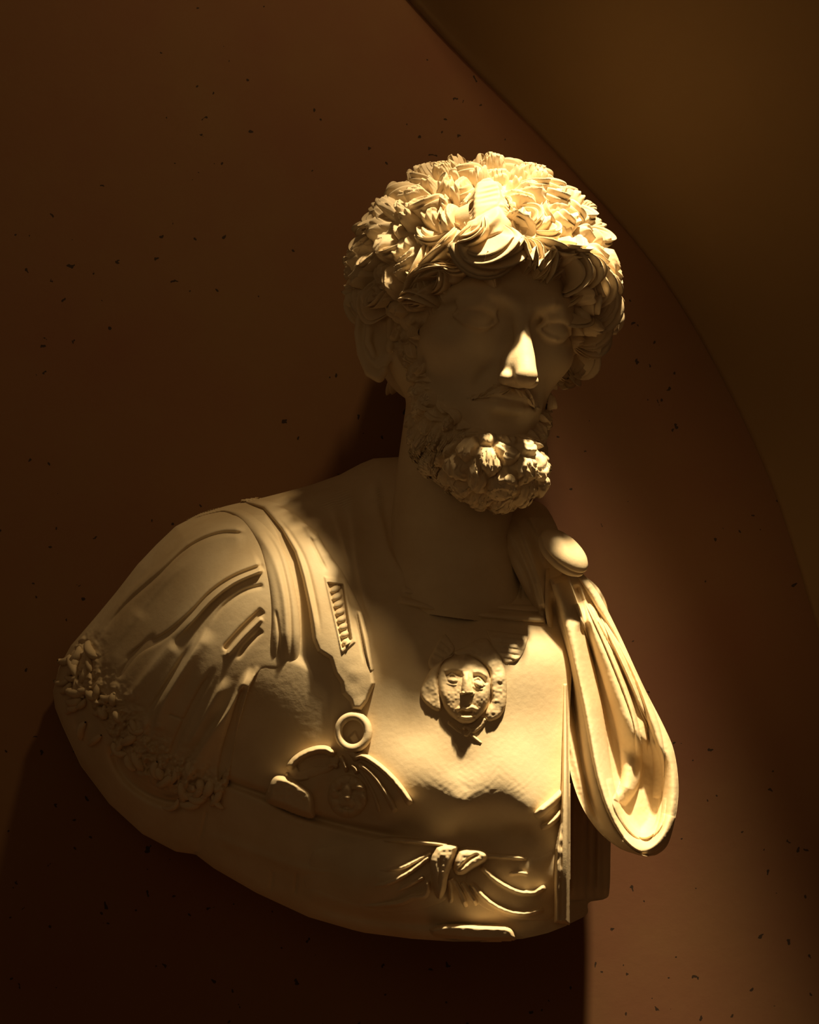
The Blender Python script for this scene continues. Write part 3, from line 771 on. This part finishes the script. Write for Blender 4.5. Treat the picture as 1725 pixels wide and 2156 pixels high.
def fringe():
    hem = catmull([(158,1366),(172,1426),(222,1490),(275,1555),(325,1604),(400,1652),(455,1668)], 10)
    V = []; F = []; n0 = 0
    for k in range(54):
        p = hem[rr_.integers(0, len(hem))] + rr_.normal(size=2) * np.array([22, 20])
        if p[0] < 140: p[0] = 146
        a = math.radians(rr_.uniform(60, 150)); L = rr_.uniform(24, 50); w = rr_.uniform(6, 12)
        c = rr_.uniform(-2.8, 2.8); Q = []
        q = p.copy()
        for s in range(8):
            Q.append((q[0], q[1])); a += c / 8; q = q + np.array([math.cos(a), math.sin(a)]) * L / 7
        Q = np.array(Q); B = torso_base(Q[:, 0], Q[:, 1]) + 8 + 7 * np.sin(np.linspace(0, math.pi, 8))
        C = at(Q[:, 0], Q[:, 1], B)
        T = np.gradient(C, axis=0); T /= np.linalg.norm(T, axis=1)[:, None]
        b = np.cross(T, np.array([0, -1, 0])); b /= np.linalg.norm(b, axis=1)[:, None]; nn = np.cross(b, T)
        th = np.linspace(0, 2 * math.pi, 8, endpoint=False)
        rad = w / PX * np.sqrt(np.clip(1 - (np.linspace(-1, 1, 8) * .97) ** 2, 0, 1))
        ring = C[:, None] + (b[:, None] * np.cos(th)[None, :, None] + nn[:, None] * np.sin(th)[None, :, None] * 1.2) * rad[:, None, None]
        V.append(ring.reshape(-1, 3)); F.append(grid_faces(8, 8, True) + n0); n0 += 64
    mesh_obj('sleeve_fringe', np.vstack(V), np.vstack(F), PLASTER, bust, label='curled tassels along the sleeve hem')
fringe()

# ------------------------------------------------------------------ shoulder band, strap, lightning panel
def band(R):
    L = [(395,1096),(440,1082),(478,1078),(513,1100),(545,1150),(562,1215),(570,1280),(568,1345),(558,1395),(575,1430)]
    Rr = [(628,1440),(632,1385),(632,1310),(622,1240),(604,1175),(580,1130),(545,1094),(500,1072),(450,1074)]
    shape(R, L + Rr, 15, 16, 6)
    R.ridge([(530,1105),(570,1165),(594,1240),(603,1320),(600,1400)], 9, 5, 'gauss'); R.groove([(548,1105),(586,1165),(607,1250),(613,1330),(610,1400)], 5, 4)
    R.groove([(580,1280),(588,1340),(584,1400)], 4, 4)
    R.H -= np.where(R.sd < 0, 22 * sstep(R.V, 1330, 1436), 0)
patch('shoulder_band', (380, 1050, 650, 1450), band, 1.6, label='rounded cloth band running over the shoulder')
STL = [(509,1055),(554,1070),(592,1112),(621,1163),(637,1219),(650,1283),(659,1347),(669,1372),(694,1388),(704,1420),(717,1439),(720,1461),(736,1477),(741,1495)]
STR = [(761,1495),(774,1477),(790,1439),(787,1420),(778,1347),(764,1290),(745,1250),(722,1205),(690,1160),(668,1122),(630,1088),(584,1060),(541,1050)]
def strap(R):
    shape(R, STL + STR, 24, 9, 3, smooth=False)
    m = R.sd < 0
    R.ridge([(560,1078),(600,1124),(630,1178),(646,1235),(660,1300),(668,1350)], 6, 5, 'gauss'); R.groove([(572,1078),(612,1124),(642,1178),(658,1235),(671,1300),(677,1345)], 5, 3.5)
    # frame and sunk panel
    R.plateau([(683,1214),(728,1220),(748,1352),(720,1376)], 3.5, 2.5, smooth=False)
    R.plateau([(690,1227),(722,1231),(740,1346),(721,1366)], -11, 2.0, smooth=False)
    for i in range(8):
        f = i / 7; u = 706 + 22 * f; v = 1240 + 112 * f
        R.bump(u, v, 13 - 3 * f, 7.5, 9.5, -0.55, 'round')
    R.ridge([(757,1286),(767,1331),(777,1379),(786,1412)], 6, 7, 'round', .05, .02)
    R.groove([(745,1290),(757,1340),(768,1400)], 3.5, 3)
    R.groove([(650,1125),(672,1170),(690,1205)], 4, 4)
    R.plateau([(640,1108),(664,1108),(672,1130),(655,1135)], 5, 5)
    R.H += np.where(m, 1.2 * sstep(R.V, 1380, 1420) * vnoise(R.U, R.V, 24, 41), 0)
patch('shoulder_strap', (495, 1035, 805, 1510), strap, 1.5, -6, label='shoulder strap with a sunk lightning-bolt panel')

# ------------------------------------------------------------------ ring, ribbons, lion boss
def tube(name, P, rad, parent=bust, mat=PLASTER, nseg=10, lift=0.0, squash=1.0, n=6, label=None, closed=False, absd=False):
    """swept tube; P rows (u,v,height over torso) ; rad list along it in px"""
    P = np.asarray(P, float); C = catmull(P, n)
    if closed: C = C[:-1]
    rr = np.interp(np.linspace(0, 1, len(C)), np.linspace(0, 1, len(rad)), rad)
    d = C[:, 2] if absd else torso_base(C[:, 0], C[:, 1]) + C[:, 2]
    Wp = at(C[:, 0], C[:, 1], d)
    if closed: T = np.roll(Wp, -1, 0) - np.roll(Wp, 1, 0)
    else: T = np.gradient(Wp, axis=0)
    T /= np.linalg.norm(T, axis=1)[:, None] + 1e-9
    b = np.cross(T, np.array([0, -1.0, 0])); b /= np.linalg.norm(b, axis=1)[:, None] + 1e-9; nn = np.cross(b, T)
    th = np.linspace(0, 2 * math.pi, nseg, endpoint=False)
    ring = Wp[:, None] + (b[:, None] * np.cos(th)[None, :, None] + nn[:, None] * (np.sin(th) * squash)[None, :, None]) * (rr / PX)[:, None, None]
    if closed:
        F = grid_faces(len(C) + 1, nseg, True) % (len(C) * nseg); V = ring.reshape(-1, 3)
    else:
        V = np.vstack([ring.reshape(-1, 3), Wp[:1], Wp[-1:]]); F = grid_faces(len(C), nseg, True); m = len(C) * nseg
        j = np.arange(nseg); j2 = (j + 1) % nseg; z = (len(C) - 1) * nseg
        F = [tuple(q) for q in F] + [(m, int(b_), int(a_)) for a_, b_ in zip(j, j2)] + [(m + 1, int(z + a_), int(z + b_)) for a_, b_ in zip(j, j2)]
    return mesh_obj(name, V, F, mat, parent, label=label)
tube('strap_ring', [(744 + 31 * math.cos(a), 1541 + 34 * math.sin(a), 16) for a in np.linspace(0, 2 * math.pi, 17)], [9.5, 9, 8.5, 9, 9.5], closed=True, squash=1.5, label='ring tying the strap to the breastplate')
def ring_seat(R):
    shape(R, [(744 + 30 * math.cos(a), 1541 + 33 * math.sin(a)) for a in np.linspace(0, 2 * math.pi, 16, endpoint=False)], 3, 5)
    R.plateau([(735,1552),(748,1540),(758,1560),(744,1570)], 5, 3, smooth=False)
patch('ring_seat', (705, 1500, 785, 1582), ring_seat, 1.5)
def bow(R):
    R.H[:] = -14; R.started = True
    def rid(P, w, h, **k):
        q = Relief(R.U, R.V); q.ridge(P, w, h + 14, 'round', **k); R.H = np.maximum(R.H, q.H - 14)
    # left loop
    shape(R, [(600,1624),(625,1596),(660,1582),(700,1586),(716,1600),(700,1622),(660,1640),(620,1644)], 12, 12)
    R.groove([(700,1604),(660,1606),(625,1618)], 9, 14, .1, .1)
    rid([(606,1622),(625,1598),(655,1582),(685,1578),(708,1592)], 10, 36, ta=.1, tb=.1); rid([(604,1622),(608,1636),(630,1641),(660,1634)], 7, 15, ta=.1, tb=.2)
    rid([(690,1614),(702,1610),(712,1616)], 6, 20, ta=.1, tb=.1)
    # left tail: a thick flap
    shape(R, [(562,1668),(572,1640),(590,1632),(622,1643),(652,1664),(660,1682),(660,1718),(636,1716),(600,1702),(565,1688)], 46, 13)
    # right tails
    rid([(740,1598),(763,1592),(795,1611),(825,1638),(848,1667),(866,1696)], 9, 26, ta=.05, tb=.06)
    rid([(752,1606),(779,1626),(800,1651),(818,1681),(834,1712)], 7.5, 22, ta=.05, tb=.06)
    rid([(745,1606),(770,1640),(790,1680),(800,1716)], 6, 8, ta=.1, tb=.1)
    rid([(716,1590),(724,1606),(732,1628)], 6, 26, ta=.1, tb=.3); rid([(738,1610),(748,1618),(752,1632)], 6, 24, ta=.1, tb=.3)
    rid([(735,1574),(742,1586),(750,1594)], 9, 22, ta=.1, tb=.1)
    R.H += np.where(R.H > 0, 1.0 * vnoise(R.U, R.V, 7, 51), 0)
patch('strap_bow', (550, 1565, 885, 1730), bow, 1.6, -6, label='tied ribbon bow under the strap ring')
def lion(R):
    shape(R, [(732 + 42 * math.cos(a), 1676 + 46 * math.sin(a)) for a in np.linspace(0, 2 * math.pi, 18, endpoint=False)], 8, 10, 8)
    R.bump(731, 1690, 17, 15, 12); R.bump(731, 1668, 10, 18, 10); R.groove([(712,1664),(722,1666)], 4, 7); R.groove([(740,1666),(752,1664)], 4, 7)
    R.groove([(716,1705),(731,1699),(746,1705)], 3.5, 5); R.bump(728, 1712, 12, 7, 7)
    for k in range(16):
        a = k / 16 * 2 * math.pi
        R.bump(732 + (31 + 5 * math.sin(k * 2.3)) * math.cos(a + 0.2 * math.sin(k * 5)), 1676 + 35 * math.sin(a + 0.2 * math.sin(k * 5)), 12, 8, 5, a + 0.6)
patch('lion_boss', (680, 1620, 785, 1732), lion, 1.6, -6, label='small worn lion mask below the ring')

# ------------------------------------------------------------------ winged mask on the chest
def mask(R):
    z = lambda p: [(860 + a * 0.16232, 1310 + b * 0.16232) for a, b in p]
    q = lambda *p: z(p)
    # wings
    shape(R, z([(1000,90),(1250,130),(1530,170),(1540,260),(1480,420),(1400,500),(1270,540),(1180,430),(1080,280)]), 6, 5)
    for k in range(4): R.ridge(z([(1100 + 25 * k, 200 + 75 * k), (1300, 230 + 70 * k), (1500 - 20 * k, 250 + 75 * k)]), 4.5, 3.0, 'round')
    shape(R, z([(480,150),(400,220),(330,360),(260,520),(300,620),(420,520),(560,420),(600,330),(540,230)]), 6, 5)
    for k in range(3): R.ridge(z([(540 - 40 * k, 380 + 60 * k), (440 - 30 * k, 300 + 80 * k), (400 - 40 * k, 260 + 90 * k)]), 4.5, 2.5, 'round')
    # hair masses
    shape(R, z([(720,330),(860,240),(1010,210),(1110,330),(1210,480),(1260,640),(1280,820),(1275,1000),(1250,1130),(1180,1240),(1040,1290),(1000,1180),(1080,1000),(1060,800),(1050,640),(950,520),(800,440),(640,440),(600,380)]), 15, 9)
    shape(R, z([(600,400),(430,500),(300,600),(220,740),(160,880),(180,1000),(280,1110),(390,1160),(440,1100),(400,900),(380,720),(450,520),(560,450)]), 12, 9)
    R.H += np.where(R.H > 3, 2.6 * vnoise(R.U, R.V, 17, 61) + 0.8 * vnoise(R.U, R.V, 6, 62), 0)
    # face: egg shape with features
    shape(R, z([(730,425),(560,470),(430,560),(385,700),(385,850),(420,1000),(470,1120),(560,1230),(680,1310),(760,1325),(850,1300),(960,1200),(1030,1080),(1065,900),(1060,720),(1010,600),(900,490)]), 13, 13, 9)
    fc = R.sd < 0
    R.groove(z([(470,700),(560,690),(660,690),(700,730)]), 7, 7.5, .15, .1); R.groove(z([(830,715),(900,720),(980,760),(1010,820)]), 7, 7.5, .1, .15)
    R.ridge(z([(440,640),(560,600),(690,620),(720,660)]), 6, 4, 'gauss'); R.ridge(z([(820,650),(920,640),(1010,690),(1040,740)]), 6, 4, 'gauss')
    R.bump(*z([(575,745)])[0], 11, 6.5, 6, .2); R.bump(*z([(920,800)])[0], 11, 6.5, 6, .35)
    R.ridge(z([(500,720),(570,675),(640,720)]), 2.4, 4.5, 'round', .1, .1); R.ridge(z([(845,740),(920,725),(1000,820)]), 2.6, 4.5, 'round', .1, .1)
    R.bump(*z([(560,800)])[0], 12, 4, 2, .2); R.bump(*z([(900,850)])[0], 12, 4, 2, .3)
    R.ridge([(*z([(745,640)])[0], .7), (*z([(750,760)])[0], .75), (*z([(757,860)])[0], 1.1), (*z([(765,925)])[0], 1.35)], 9.5, 15, 'round', .35, .03)
    R.bump(*z([(700,920)])[0], 5, 4, 5); R.bump(*z([(828,925)])[0], 5, 4, 5)
    R.ridge(z([(625,1150),(690,1110),(755,1125),(830,1105),(890,1150)]), 5, 7, 'round', .1, .1)
    R.ridge(z([(650,1190),(755,1230),(860,1190)]), 5, 5, 'round', .1, .1)
    R.groove(z([(680,1165),(760,1180),(840,1165)]), 4.2, 9, .15, .15)
    R.bump(*z([(750,1265)])[0], 20, 9, 6); R.bump(*z([(480,930)])[0], 18, 26, 4, 0, 'gauss'); R.bump(*z([(970,960)])[0], 18, 26, 4, 0, 'gauss')
    # snakes knotted under the chin
    def rid(P, w, h, **k):
        qq = Relief(R.U, R.V); qq.ridge(z(P), w, h + 14, 'round', **k); R.H = np.maximum(R.H, qq.H - 14)
    rid([(480,1270),(560,1330),(640,1400),(720,1440)], 7, 7, ta=.2, tb=.1); rid([(1010,1230),(940,1340),(860,1400),(780,1430)], 9, 10, ta=.1, tb=.1)
    rid([(700,1400),(750,1365),(800,1400),(760,1460),(715,1440)], 6, 13, ta=.1, tb=.1); rid([(780,1430),(860,1500),(940,1560),(1020,1600)], 6, 10, ta=.1, tb=.3)
    R.H += np.where(R.H > 2, 0.5 * vnoise(R.U, R.V, 5, 63), 0)
patch('winged_mask', (878, 1312, 1122, 1590), mask, 1.1, -6, label='small winged mask in relief on the chest')

# ------------------------------------------------------------------ knotted sash
def sash(R):
    R.H[:] = -14; R.started = True
    def rid(P, w, h, w2=None, **k):
        q = Relief(R.U, R.V); q.ridge(P, w, h + 14, 'round', w2=w2, **k); R.H = np.maximum(R.H, q.H - 14)
    def soft(P, w, h, **k):
        q = Relief(R.U, R.V); q.ridge(P, w, h + 14, 'gauss', **k); R.H = np.maximum(R.H, q.H - 14)
    # body of the band, left and right
    shape(R, [(660,1790),(740,1775),(812,1766),(920,1774),(960,1780),(950,1880),(895,1912),(840,1920),(760,1918),(690,1900),(640,1860)], 4, 22)
    shape(R, [(1000,1795),(1060,1800),(1130,1806),(1168,1800),(1168,1925),(1110,1935),(1060,1928),(1010,1905),(980,1860)], 2, 10)
    # left folds
    rid([(800,1770),(842,1769),(900,1775),(945,1780)], 7, 28, ta=.3, tb=.02)
    rid([(912,1793),(871,1815),(840,1828),(775,1833)], 7, 20, ta=.05, tb=.6); rid([(908,1800),(862,1836),(812,1862),(762,1866)], 7, 22, ta=.05, tb=.6)
    rid([(894,1845),(859,1865),(822,1884)], 6, 18, ta=.05, tb=.6); rid([(902,1850),(896,1884),(867,1891),(838,1903),(775,1908),(722,1896)], 7, 20, ta=.05, tb=.6)
    # right folds
    rid([(1022,1802),(1067,1804),(1116,1808)], 7, 20, ta=.05, tb=.25); rid([(1070,1842),(1092,1838),(1115,1842)], 6, 13, ta=.2, tb=.2)
    rid([(1012,1824),(1048,1856),(1088,1877),(1124,1880),(1150,1866)], 7.5, 22, ta=.05, tb=.05)
    rid([(990,1858),(1024,1894),(1063,1917),(1103,1924),(1147,1914)], 7.5, 22, ta=.05, tb=.05)
    # tails below the knot
    rid([(950,1848),(966,1872),(984,1912)], 7, 22, ta=.05, tb=.2); rid([(972,1856),(988,1880),(1006,1908)], 6, 21, ta=.05, tb=.2); rid([(946,1850),(950,1876),(949,1904)], 6, 18, ta=.05, tb=.2)
    # knot
    shape(R, [(918,1782),(940,1776),(966,1780),(958,1810),(946,1840),(938,1878),(925,1892),(914,1872),(908,1840),(906,1808)], 42, 13)
    shape(R, [(964,1790),(984,1783),(1012,1786),(1028,1798),(1022,1814),(998,1828),(976,1842),(958,1838),(956,1815)], 46, 13)
    R.groove([(1008,1798),(985,1812),(964,1834)], 4, 12, .1, .1); R.groove([(958,1786),(952,1812),(940,1840)], 4, 10, .1, .1); R.groove([(930,1800),(926,1850),(924,1880)], 3, 5)
    R.H += np.where(R.H > 4, 1.3 * vnoise(R.U, R.V, 6, 71), 0)
patch('knotted_sash', (620, 1758, 1180, 1945), sash, 1.6, -6, label='folded sash tied in a knot at the waist')
def side_folds(R):
    R.H[:] = -14; R.started = True
    def rid(P, w, h, **k):
        q = Relief(R.U, R.V); q.ridge(P, w, h + 14, 'round', **k); R.H = np.maximum(R.H, q.H - 14)
    rid([(1186,1668),(1165,1688),(1147,1703),(1124,1723)], 11, 24, ta=.02, tb=.3); rid([(1186,1706),(1163,1731),(1136,1746)], 8, 20, ta=.02, tb=.3)
    R.H += np.where(R.H > 4, 1.0 * vnoise(R.U, R.V, 6, 72), 0)
patch('ribbon_end', (1110, 1650, 1190, 1760), side_folds, 1.6, -6)
def rim_lip(R):
    shape(R, [(905,1958),(925,1950),(960,1946),(1020,1949),(1070,1952),(1084,1968),(1078,1978),(1020,1980),(950,1976),(915,1971)], 50, 8)
    R.H += np.where(R.H > 2, 1.0 * vnoise(R.U, R.V, 8, 73), 0)
patch('lower_lip', (890, 1945, 1100, 1982), rim_lip, 1.6, -6)
def cape_edge(R):
    shape(R, [(1187,1440),(1194,1440),(1197,1600),(1199,1700),(1198,1850),(1197,1945),(1168,1942),(1168,1850),(1170,1786),(1180,1732),(1183,1673)], 62, 6, smooth=False)
    R.groove([(1184,1700),(1182,1800),(1180,1940)], 3, 5, .05, .02)
    m = R.sd < 0
    R.H += np.where(m & (R.U < 1184), 2.2 * vnoise(R.U, R.V, 13, 74), 0)
    R.H = np.where(m, R.H * (0.15 + 0.85 * sstep(R.V, 1440, 1640)), R.H)
patch('cape_edge', (1158, 1430, 1206, 1950), cape_edge, 1.5, -6, label='narrow upright edge of the cape beside the sash')

# ------------------------------------------------------------------ cape: collar, brooch, hanging loop, back pleats
def sheet(name, left, right, depth, fn, nr, nc, label=None, back=40, parent=bust):
    """cloth sheet between two outline curves (rows of u,v with v increasing), with depth(U,V) and relief fn"""
    left = np.asarray(left, float); right = np.asarray(right, float)
    v0 = max(left[0, 1], right[0, 1]); v1 = min(left[-1, 1], right[-1, 1])
    x = np.linspace(0, 1, nr); x = x - 0.10 * np.sin(2 * math.pi * x) / (2 * math.pi) * 4
    vv = v0 + (v1 - v0) * x
    Lu = np.interp(vv, left[:, 1], left[:, 0]); Ru = np.interp(vv, right[:, 1], right[:, 0])
    t = np.linspace(0, 1, nc); t = t - 0.10 * np.sin(2 * math.pi * t) / (2 * math.pi) * 4
    U = Lu[:, None] + (Ru - Lu)[:, None] * t[None]; V = np.repeat(vv[:, None], nc, 1)
    R = Relief(U, V); R.H = depth(U, V); fn(R)
    D = R.H
    P = at(U, V, D).reshape(-1, 3); F = grid_faces(nr, nc)
    b = np.concatenate([np.arange(nr) * nc, (nr - 1) * nc + np.arange(1, nc), (np.arange(nr - 1)[::-1]) * nc + nc - 1, np.arange(1, nc - 1)[::-1]])
    cu, cv = U.mean(), V.mean()
    verts = [P]; faces = [F]; prev = b; base = nr * nc
    Ub, Vb, Db = U.ravel()[b], V.ravel()[b], D.ravel()[b]
    for s, dd in ((0.02, back * .35), (0.06, back)):
        verts.append(at(Ub + (cu - Ub) * s, Vb + (cv - Vb) * s, np.maximum(Db - dd, 25))); cur = base + np.arange(len(b)); base += len(b)
        faces.append(np.stack([prev, cur, np.roll(cur, -1), np.roll(prev, -1)], 1)); prev = cur
    # back sheet
    Bk = at(U + (cu - U) * 0.06, V + (cv - V) * 0.06, np.maximum(D - back, 25)).reshape(-1, 3)
    verts.append(Bk); faces.append((F + base)[:, ::-1])
    return mesh_obj(name, np.vstack(verts), np.vstack(faces)[:, ::-1], PLASTER, parent, label=label)
DRL = catmull([(1150,1196),(1148,1250),(1150,1300),(1166,1370),(1182,1450),(1192,1540),(1200,1620),(1222,1690),(1256,1745),(1300,1783),(1340,1799),(1362,1803)], 8)
DRR = catmull([(1218,1196),(1240,1222),(1265,1257),(1306,1338),(1355,1444),(1399,1530),(1420,1583),(1429,1652),(1424,1714),(1408,1775),(1386,1798),(1366,1803)], 8)
def dr_depth(U, V):
    x = (U - np.interp(V, DRL[:, 1], DRL[:, 0])) / (np.interp(V, DRR[:, 1], DRR[:, 0]) - np.interp(V, DRL[:, 1], DRL[:, 0]) + 1e-6)
    top = 1 - sstep(V, 1200, 1420)
    d = np.interp(V, [1196, 1300, 1500, 1700, 1803], [445, 480, 560, 640, 672]) - 100 * np.clip(x, 0, 1) - 80 * (1 - sstep(x, 0.0, 0.25)) * sstep(V, 1250, 1400)
    return d
def dr_fn(R):
    # hollow pocket of the loop
    R.plateau([(1232,1330),(1262,1400),(1290,1480),(1330,1560),(1385,1600),(1398,1660),(1386,1730),(1352,1766),(1318,1742),(1292,1680),(1272,1600),(1256,1500),(1240,1420)], -62, 26)
    # thick front edge of the loop, its side and the outer rim
    R.ridge([(1176,1212,.9),(1202,1290,1),(1224,1376,1),(1244,1470,1),(1258,1550,.95),(1274,1640,.9),(1298,1716,.8),(1330,1766,.7),(1362,1785,.6),(1392,1766,.6),(1408,1716,.7)], 22, 36, 'round', .02, .3)
    R.groove([(1160,1240),(1174,1330),(1198,1430),(1214,1520),(1230,1620),(1254,1706),(1300,1772)], 11, 42, .08, .2)
    R.ridge([(1284,1640),(1304,1708),(1336,1752),(1364,1758),(1388,1734),(1396,1680)], 8, 16, 'round', .25, .3)
    R.groove([(1292,1690),(1320,1748),(1356,1770),(1388,1752),(1402,1700)], 5, 10, .25, .25)
    R.ridge([(1156,1230),(1164,1320),(1184,1420),(1196,1540),(1212,1630)], 9, 12, 'gauss')
    R.ridge([(1226,1204,.7),(1268,1272,.8),(1306,1350,.9),(1352,1452,1),(1392,1540,1),(1411,1610,1),(1414,1680,1),(1406,1735,1),(1384,1778,1),(1352,1790,.9),(1310,1768,.7)], 19, 34, 'round', .05, .15)
    # folds in the pocket
    R.ridge([(1222,1268,.6),(1256,1344,.8),(1288,1420,1),(1316,1510,1.1),(1330,1590,1.1),(1326,1650,1.0),(1304,1690,.7)], 22, 40, 'round', .1, .08)
    R.ridge([(1240,1270,.5),(1282,1350,.8),(1322,1440,1),(1348,1520,1),(1352,1590,.8)], 15, 22, 'round', .1, .3)
    R.ridge([(1262,1300,.5),(1304,1376,.8),(1348,1462,1),(1378,1540,1),(1388,1610,.9),(1384,1680,.7)], 14, 20, 'round', .1, .4)
    R.groove([(1252,1278),(1296,1350),(1338,1440),(1362,1520),(1368,1590)], 6, 14, .1, .3)
    R.groove([(1212,1230),(1228,1280),(1240,1340),(1256,1420)], 8, 18, .05, .3)
    R.H += 1.0 * vnoise(R.U, R.V, 24, 81) + 0.4 * vnoise(R.U, R.V, 6, 82)
sheet('cape_drape', DRL, DRR, dr_depth, dr_fn, 380, 220, 'bright loop of cape hanging from the shoulder brooch', back=200)
def col_fn(R):
    R.fold([(1066,1110),(1088,1160),(1114,1210),(1140,1290)], 7, 18, 14, 1, .1, .1); R.fold([(1085,1090),(1115,1160),(1138,1230),(1150,1290)], 6, 16, 12, 1, .1, .1)
    R.fold([(1110,1080),(1140,1140),(1152,1200)], 7, 16, 10, 1); R.groove([(1076,1130),(1100,1190),(1128,1260)], 6, 8)
COLL = catmull([(1094,1050),(1080,1075),(1066,1110),(1064,1140),(1074,1180),(1092,1220),(1118,1270),(1138,1305)], 6)
COLR = catmull([(1100,1050),(1142,1061),(1166,1094),(1180,1130),(1190,1180),(1180,1230),(1162,1270),(1150,1305)], 6)
def col_depth(U, V):
    x = (U - np.interp(V, COLL[:, 1], COLL[:, 0])) / (np.interp(V, COLR[:, 1], COLR[:, 0]) - np.interp(V, COLL[:, 1], COLL[:, 0]) + 1e-6)
    d = np.interp(V, [1050, 1090, 1150, 1230, 1305], [280, 345, 392, 418, 415])
    return d + 30 * np.sqrt(np.clip(1 - (2 * np.clip(x, 0, 1) - 1) ** 2, 0, 1))
sheet('cape_collar', COLL, COLR, col_depth, col_fn, 160, 90, 'cape gathered on the shoulder beside the neck', back=120)
def brooch():
    # thick round button, tilted up and to the right
    c = at(1190, 1158, 472); n = Vector((0.42, -0.62, 0.62)).normalized()
    a = n.cross(Vector((-0.5, 0, 0.8))).normalized(); b = n.cross(a)
    prof = [(0, 20), (18, 19), (32, 15), (42, 8), (47, 0), (47.5, -4), (44.0, -6), (44.5, -8), (47.5, -10), (47, -18), (41, -26), (22, -32), (0, -33)]
    ns = 48; V = []
    for r, h in prof:
        for k in range(ns):
            t = 2 * math.pi * k / ns
            V.append(np.array(c) + (np.array(a) * math.cos(t) * r * 0.84 + np.array(b) * math.sin(t) * r * 1.30 + np.array(n) * h) / PX)
    mesh_obj('brooch', V, grid_faces(len(prof), ns, True), PLASTER, bust, label='round domed brooch fastening the cape')
brooch()
BKL = [(1180,1290),(1180,1940)]; 
BKR = catmull([(1215,1200),(1262,1240),(1284,1300),(1292,1420),(1290,1600),(1286,1790),(1284,1870),(1276,1892),(1240,1900),(1236,1925),(1200,1945)], 6)
BKL = np.array([(1130,1200),(1126,1500),(1126,1945)], float)
def bk_depth(U, V): return 300 - 90 * sstep(U, 1190, 1290) + 0 * V
def bk_fn(R):
    for k, u in enumerate((1208, 1226, 1246, 1262, 1278)):
        R.ridge([(u, 1220), (u + 3, 1500), (u, 1900)], 9, 16 - k, 'gauss', .05, .05)
    R.groove([(1254, 1700), (1252, 1890)], 4, 14); R.groove([(1236, 1700), (1234, 1900)], 4, 10)
sheet('cape_back', BKL, BKR, bk_depth, bk_fn, 140, 70, 'dark pleats of cape falling behind the loop', back=60)
# ------------------------------------------------------------------ iron cramp that holds the bust to the wall
def cramp():
    def bx(name, u0, u1, v0, v1, d0, d1):
        p = [at(u, v, d) for d in (d0, d1) for u, v in ((u0, v1), (u1, v1), (u1, v0), (u0, v0))]
        mesh_obj(name, p, [(3, 2, 1, 0), (4, 5, 6, 7), (0, 1, 5, 4), (1, 2, 6, 5), (2, 3, 7, 6), (3, 0, 4, 7)], IRON, bust, smooth=False)
    bx('mounting_plate', 700, 940, 1440, 1680, 0.5, 14); bx('mounting_arm', 790, 850, 1530, 1590, 13, 240)
cramp()
# smaller pieces hang from the part they belong to
_by = {o.name: o for o in bust.children}
for child, par in (('forehead_locks', 'hair'), ('moustache', 'beard'), ('sleeve_fringe', 'sleeve'), ('ring_seat', 'strap_ring'), ('lower_lip', 'cuirass'), ('ribbon_end', 'knotted_sash'), ('mounting_arm', 'mounting_plate')):
    _by[child].parent = _by[par]
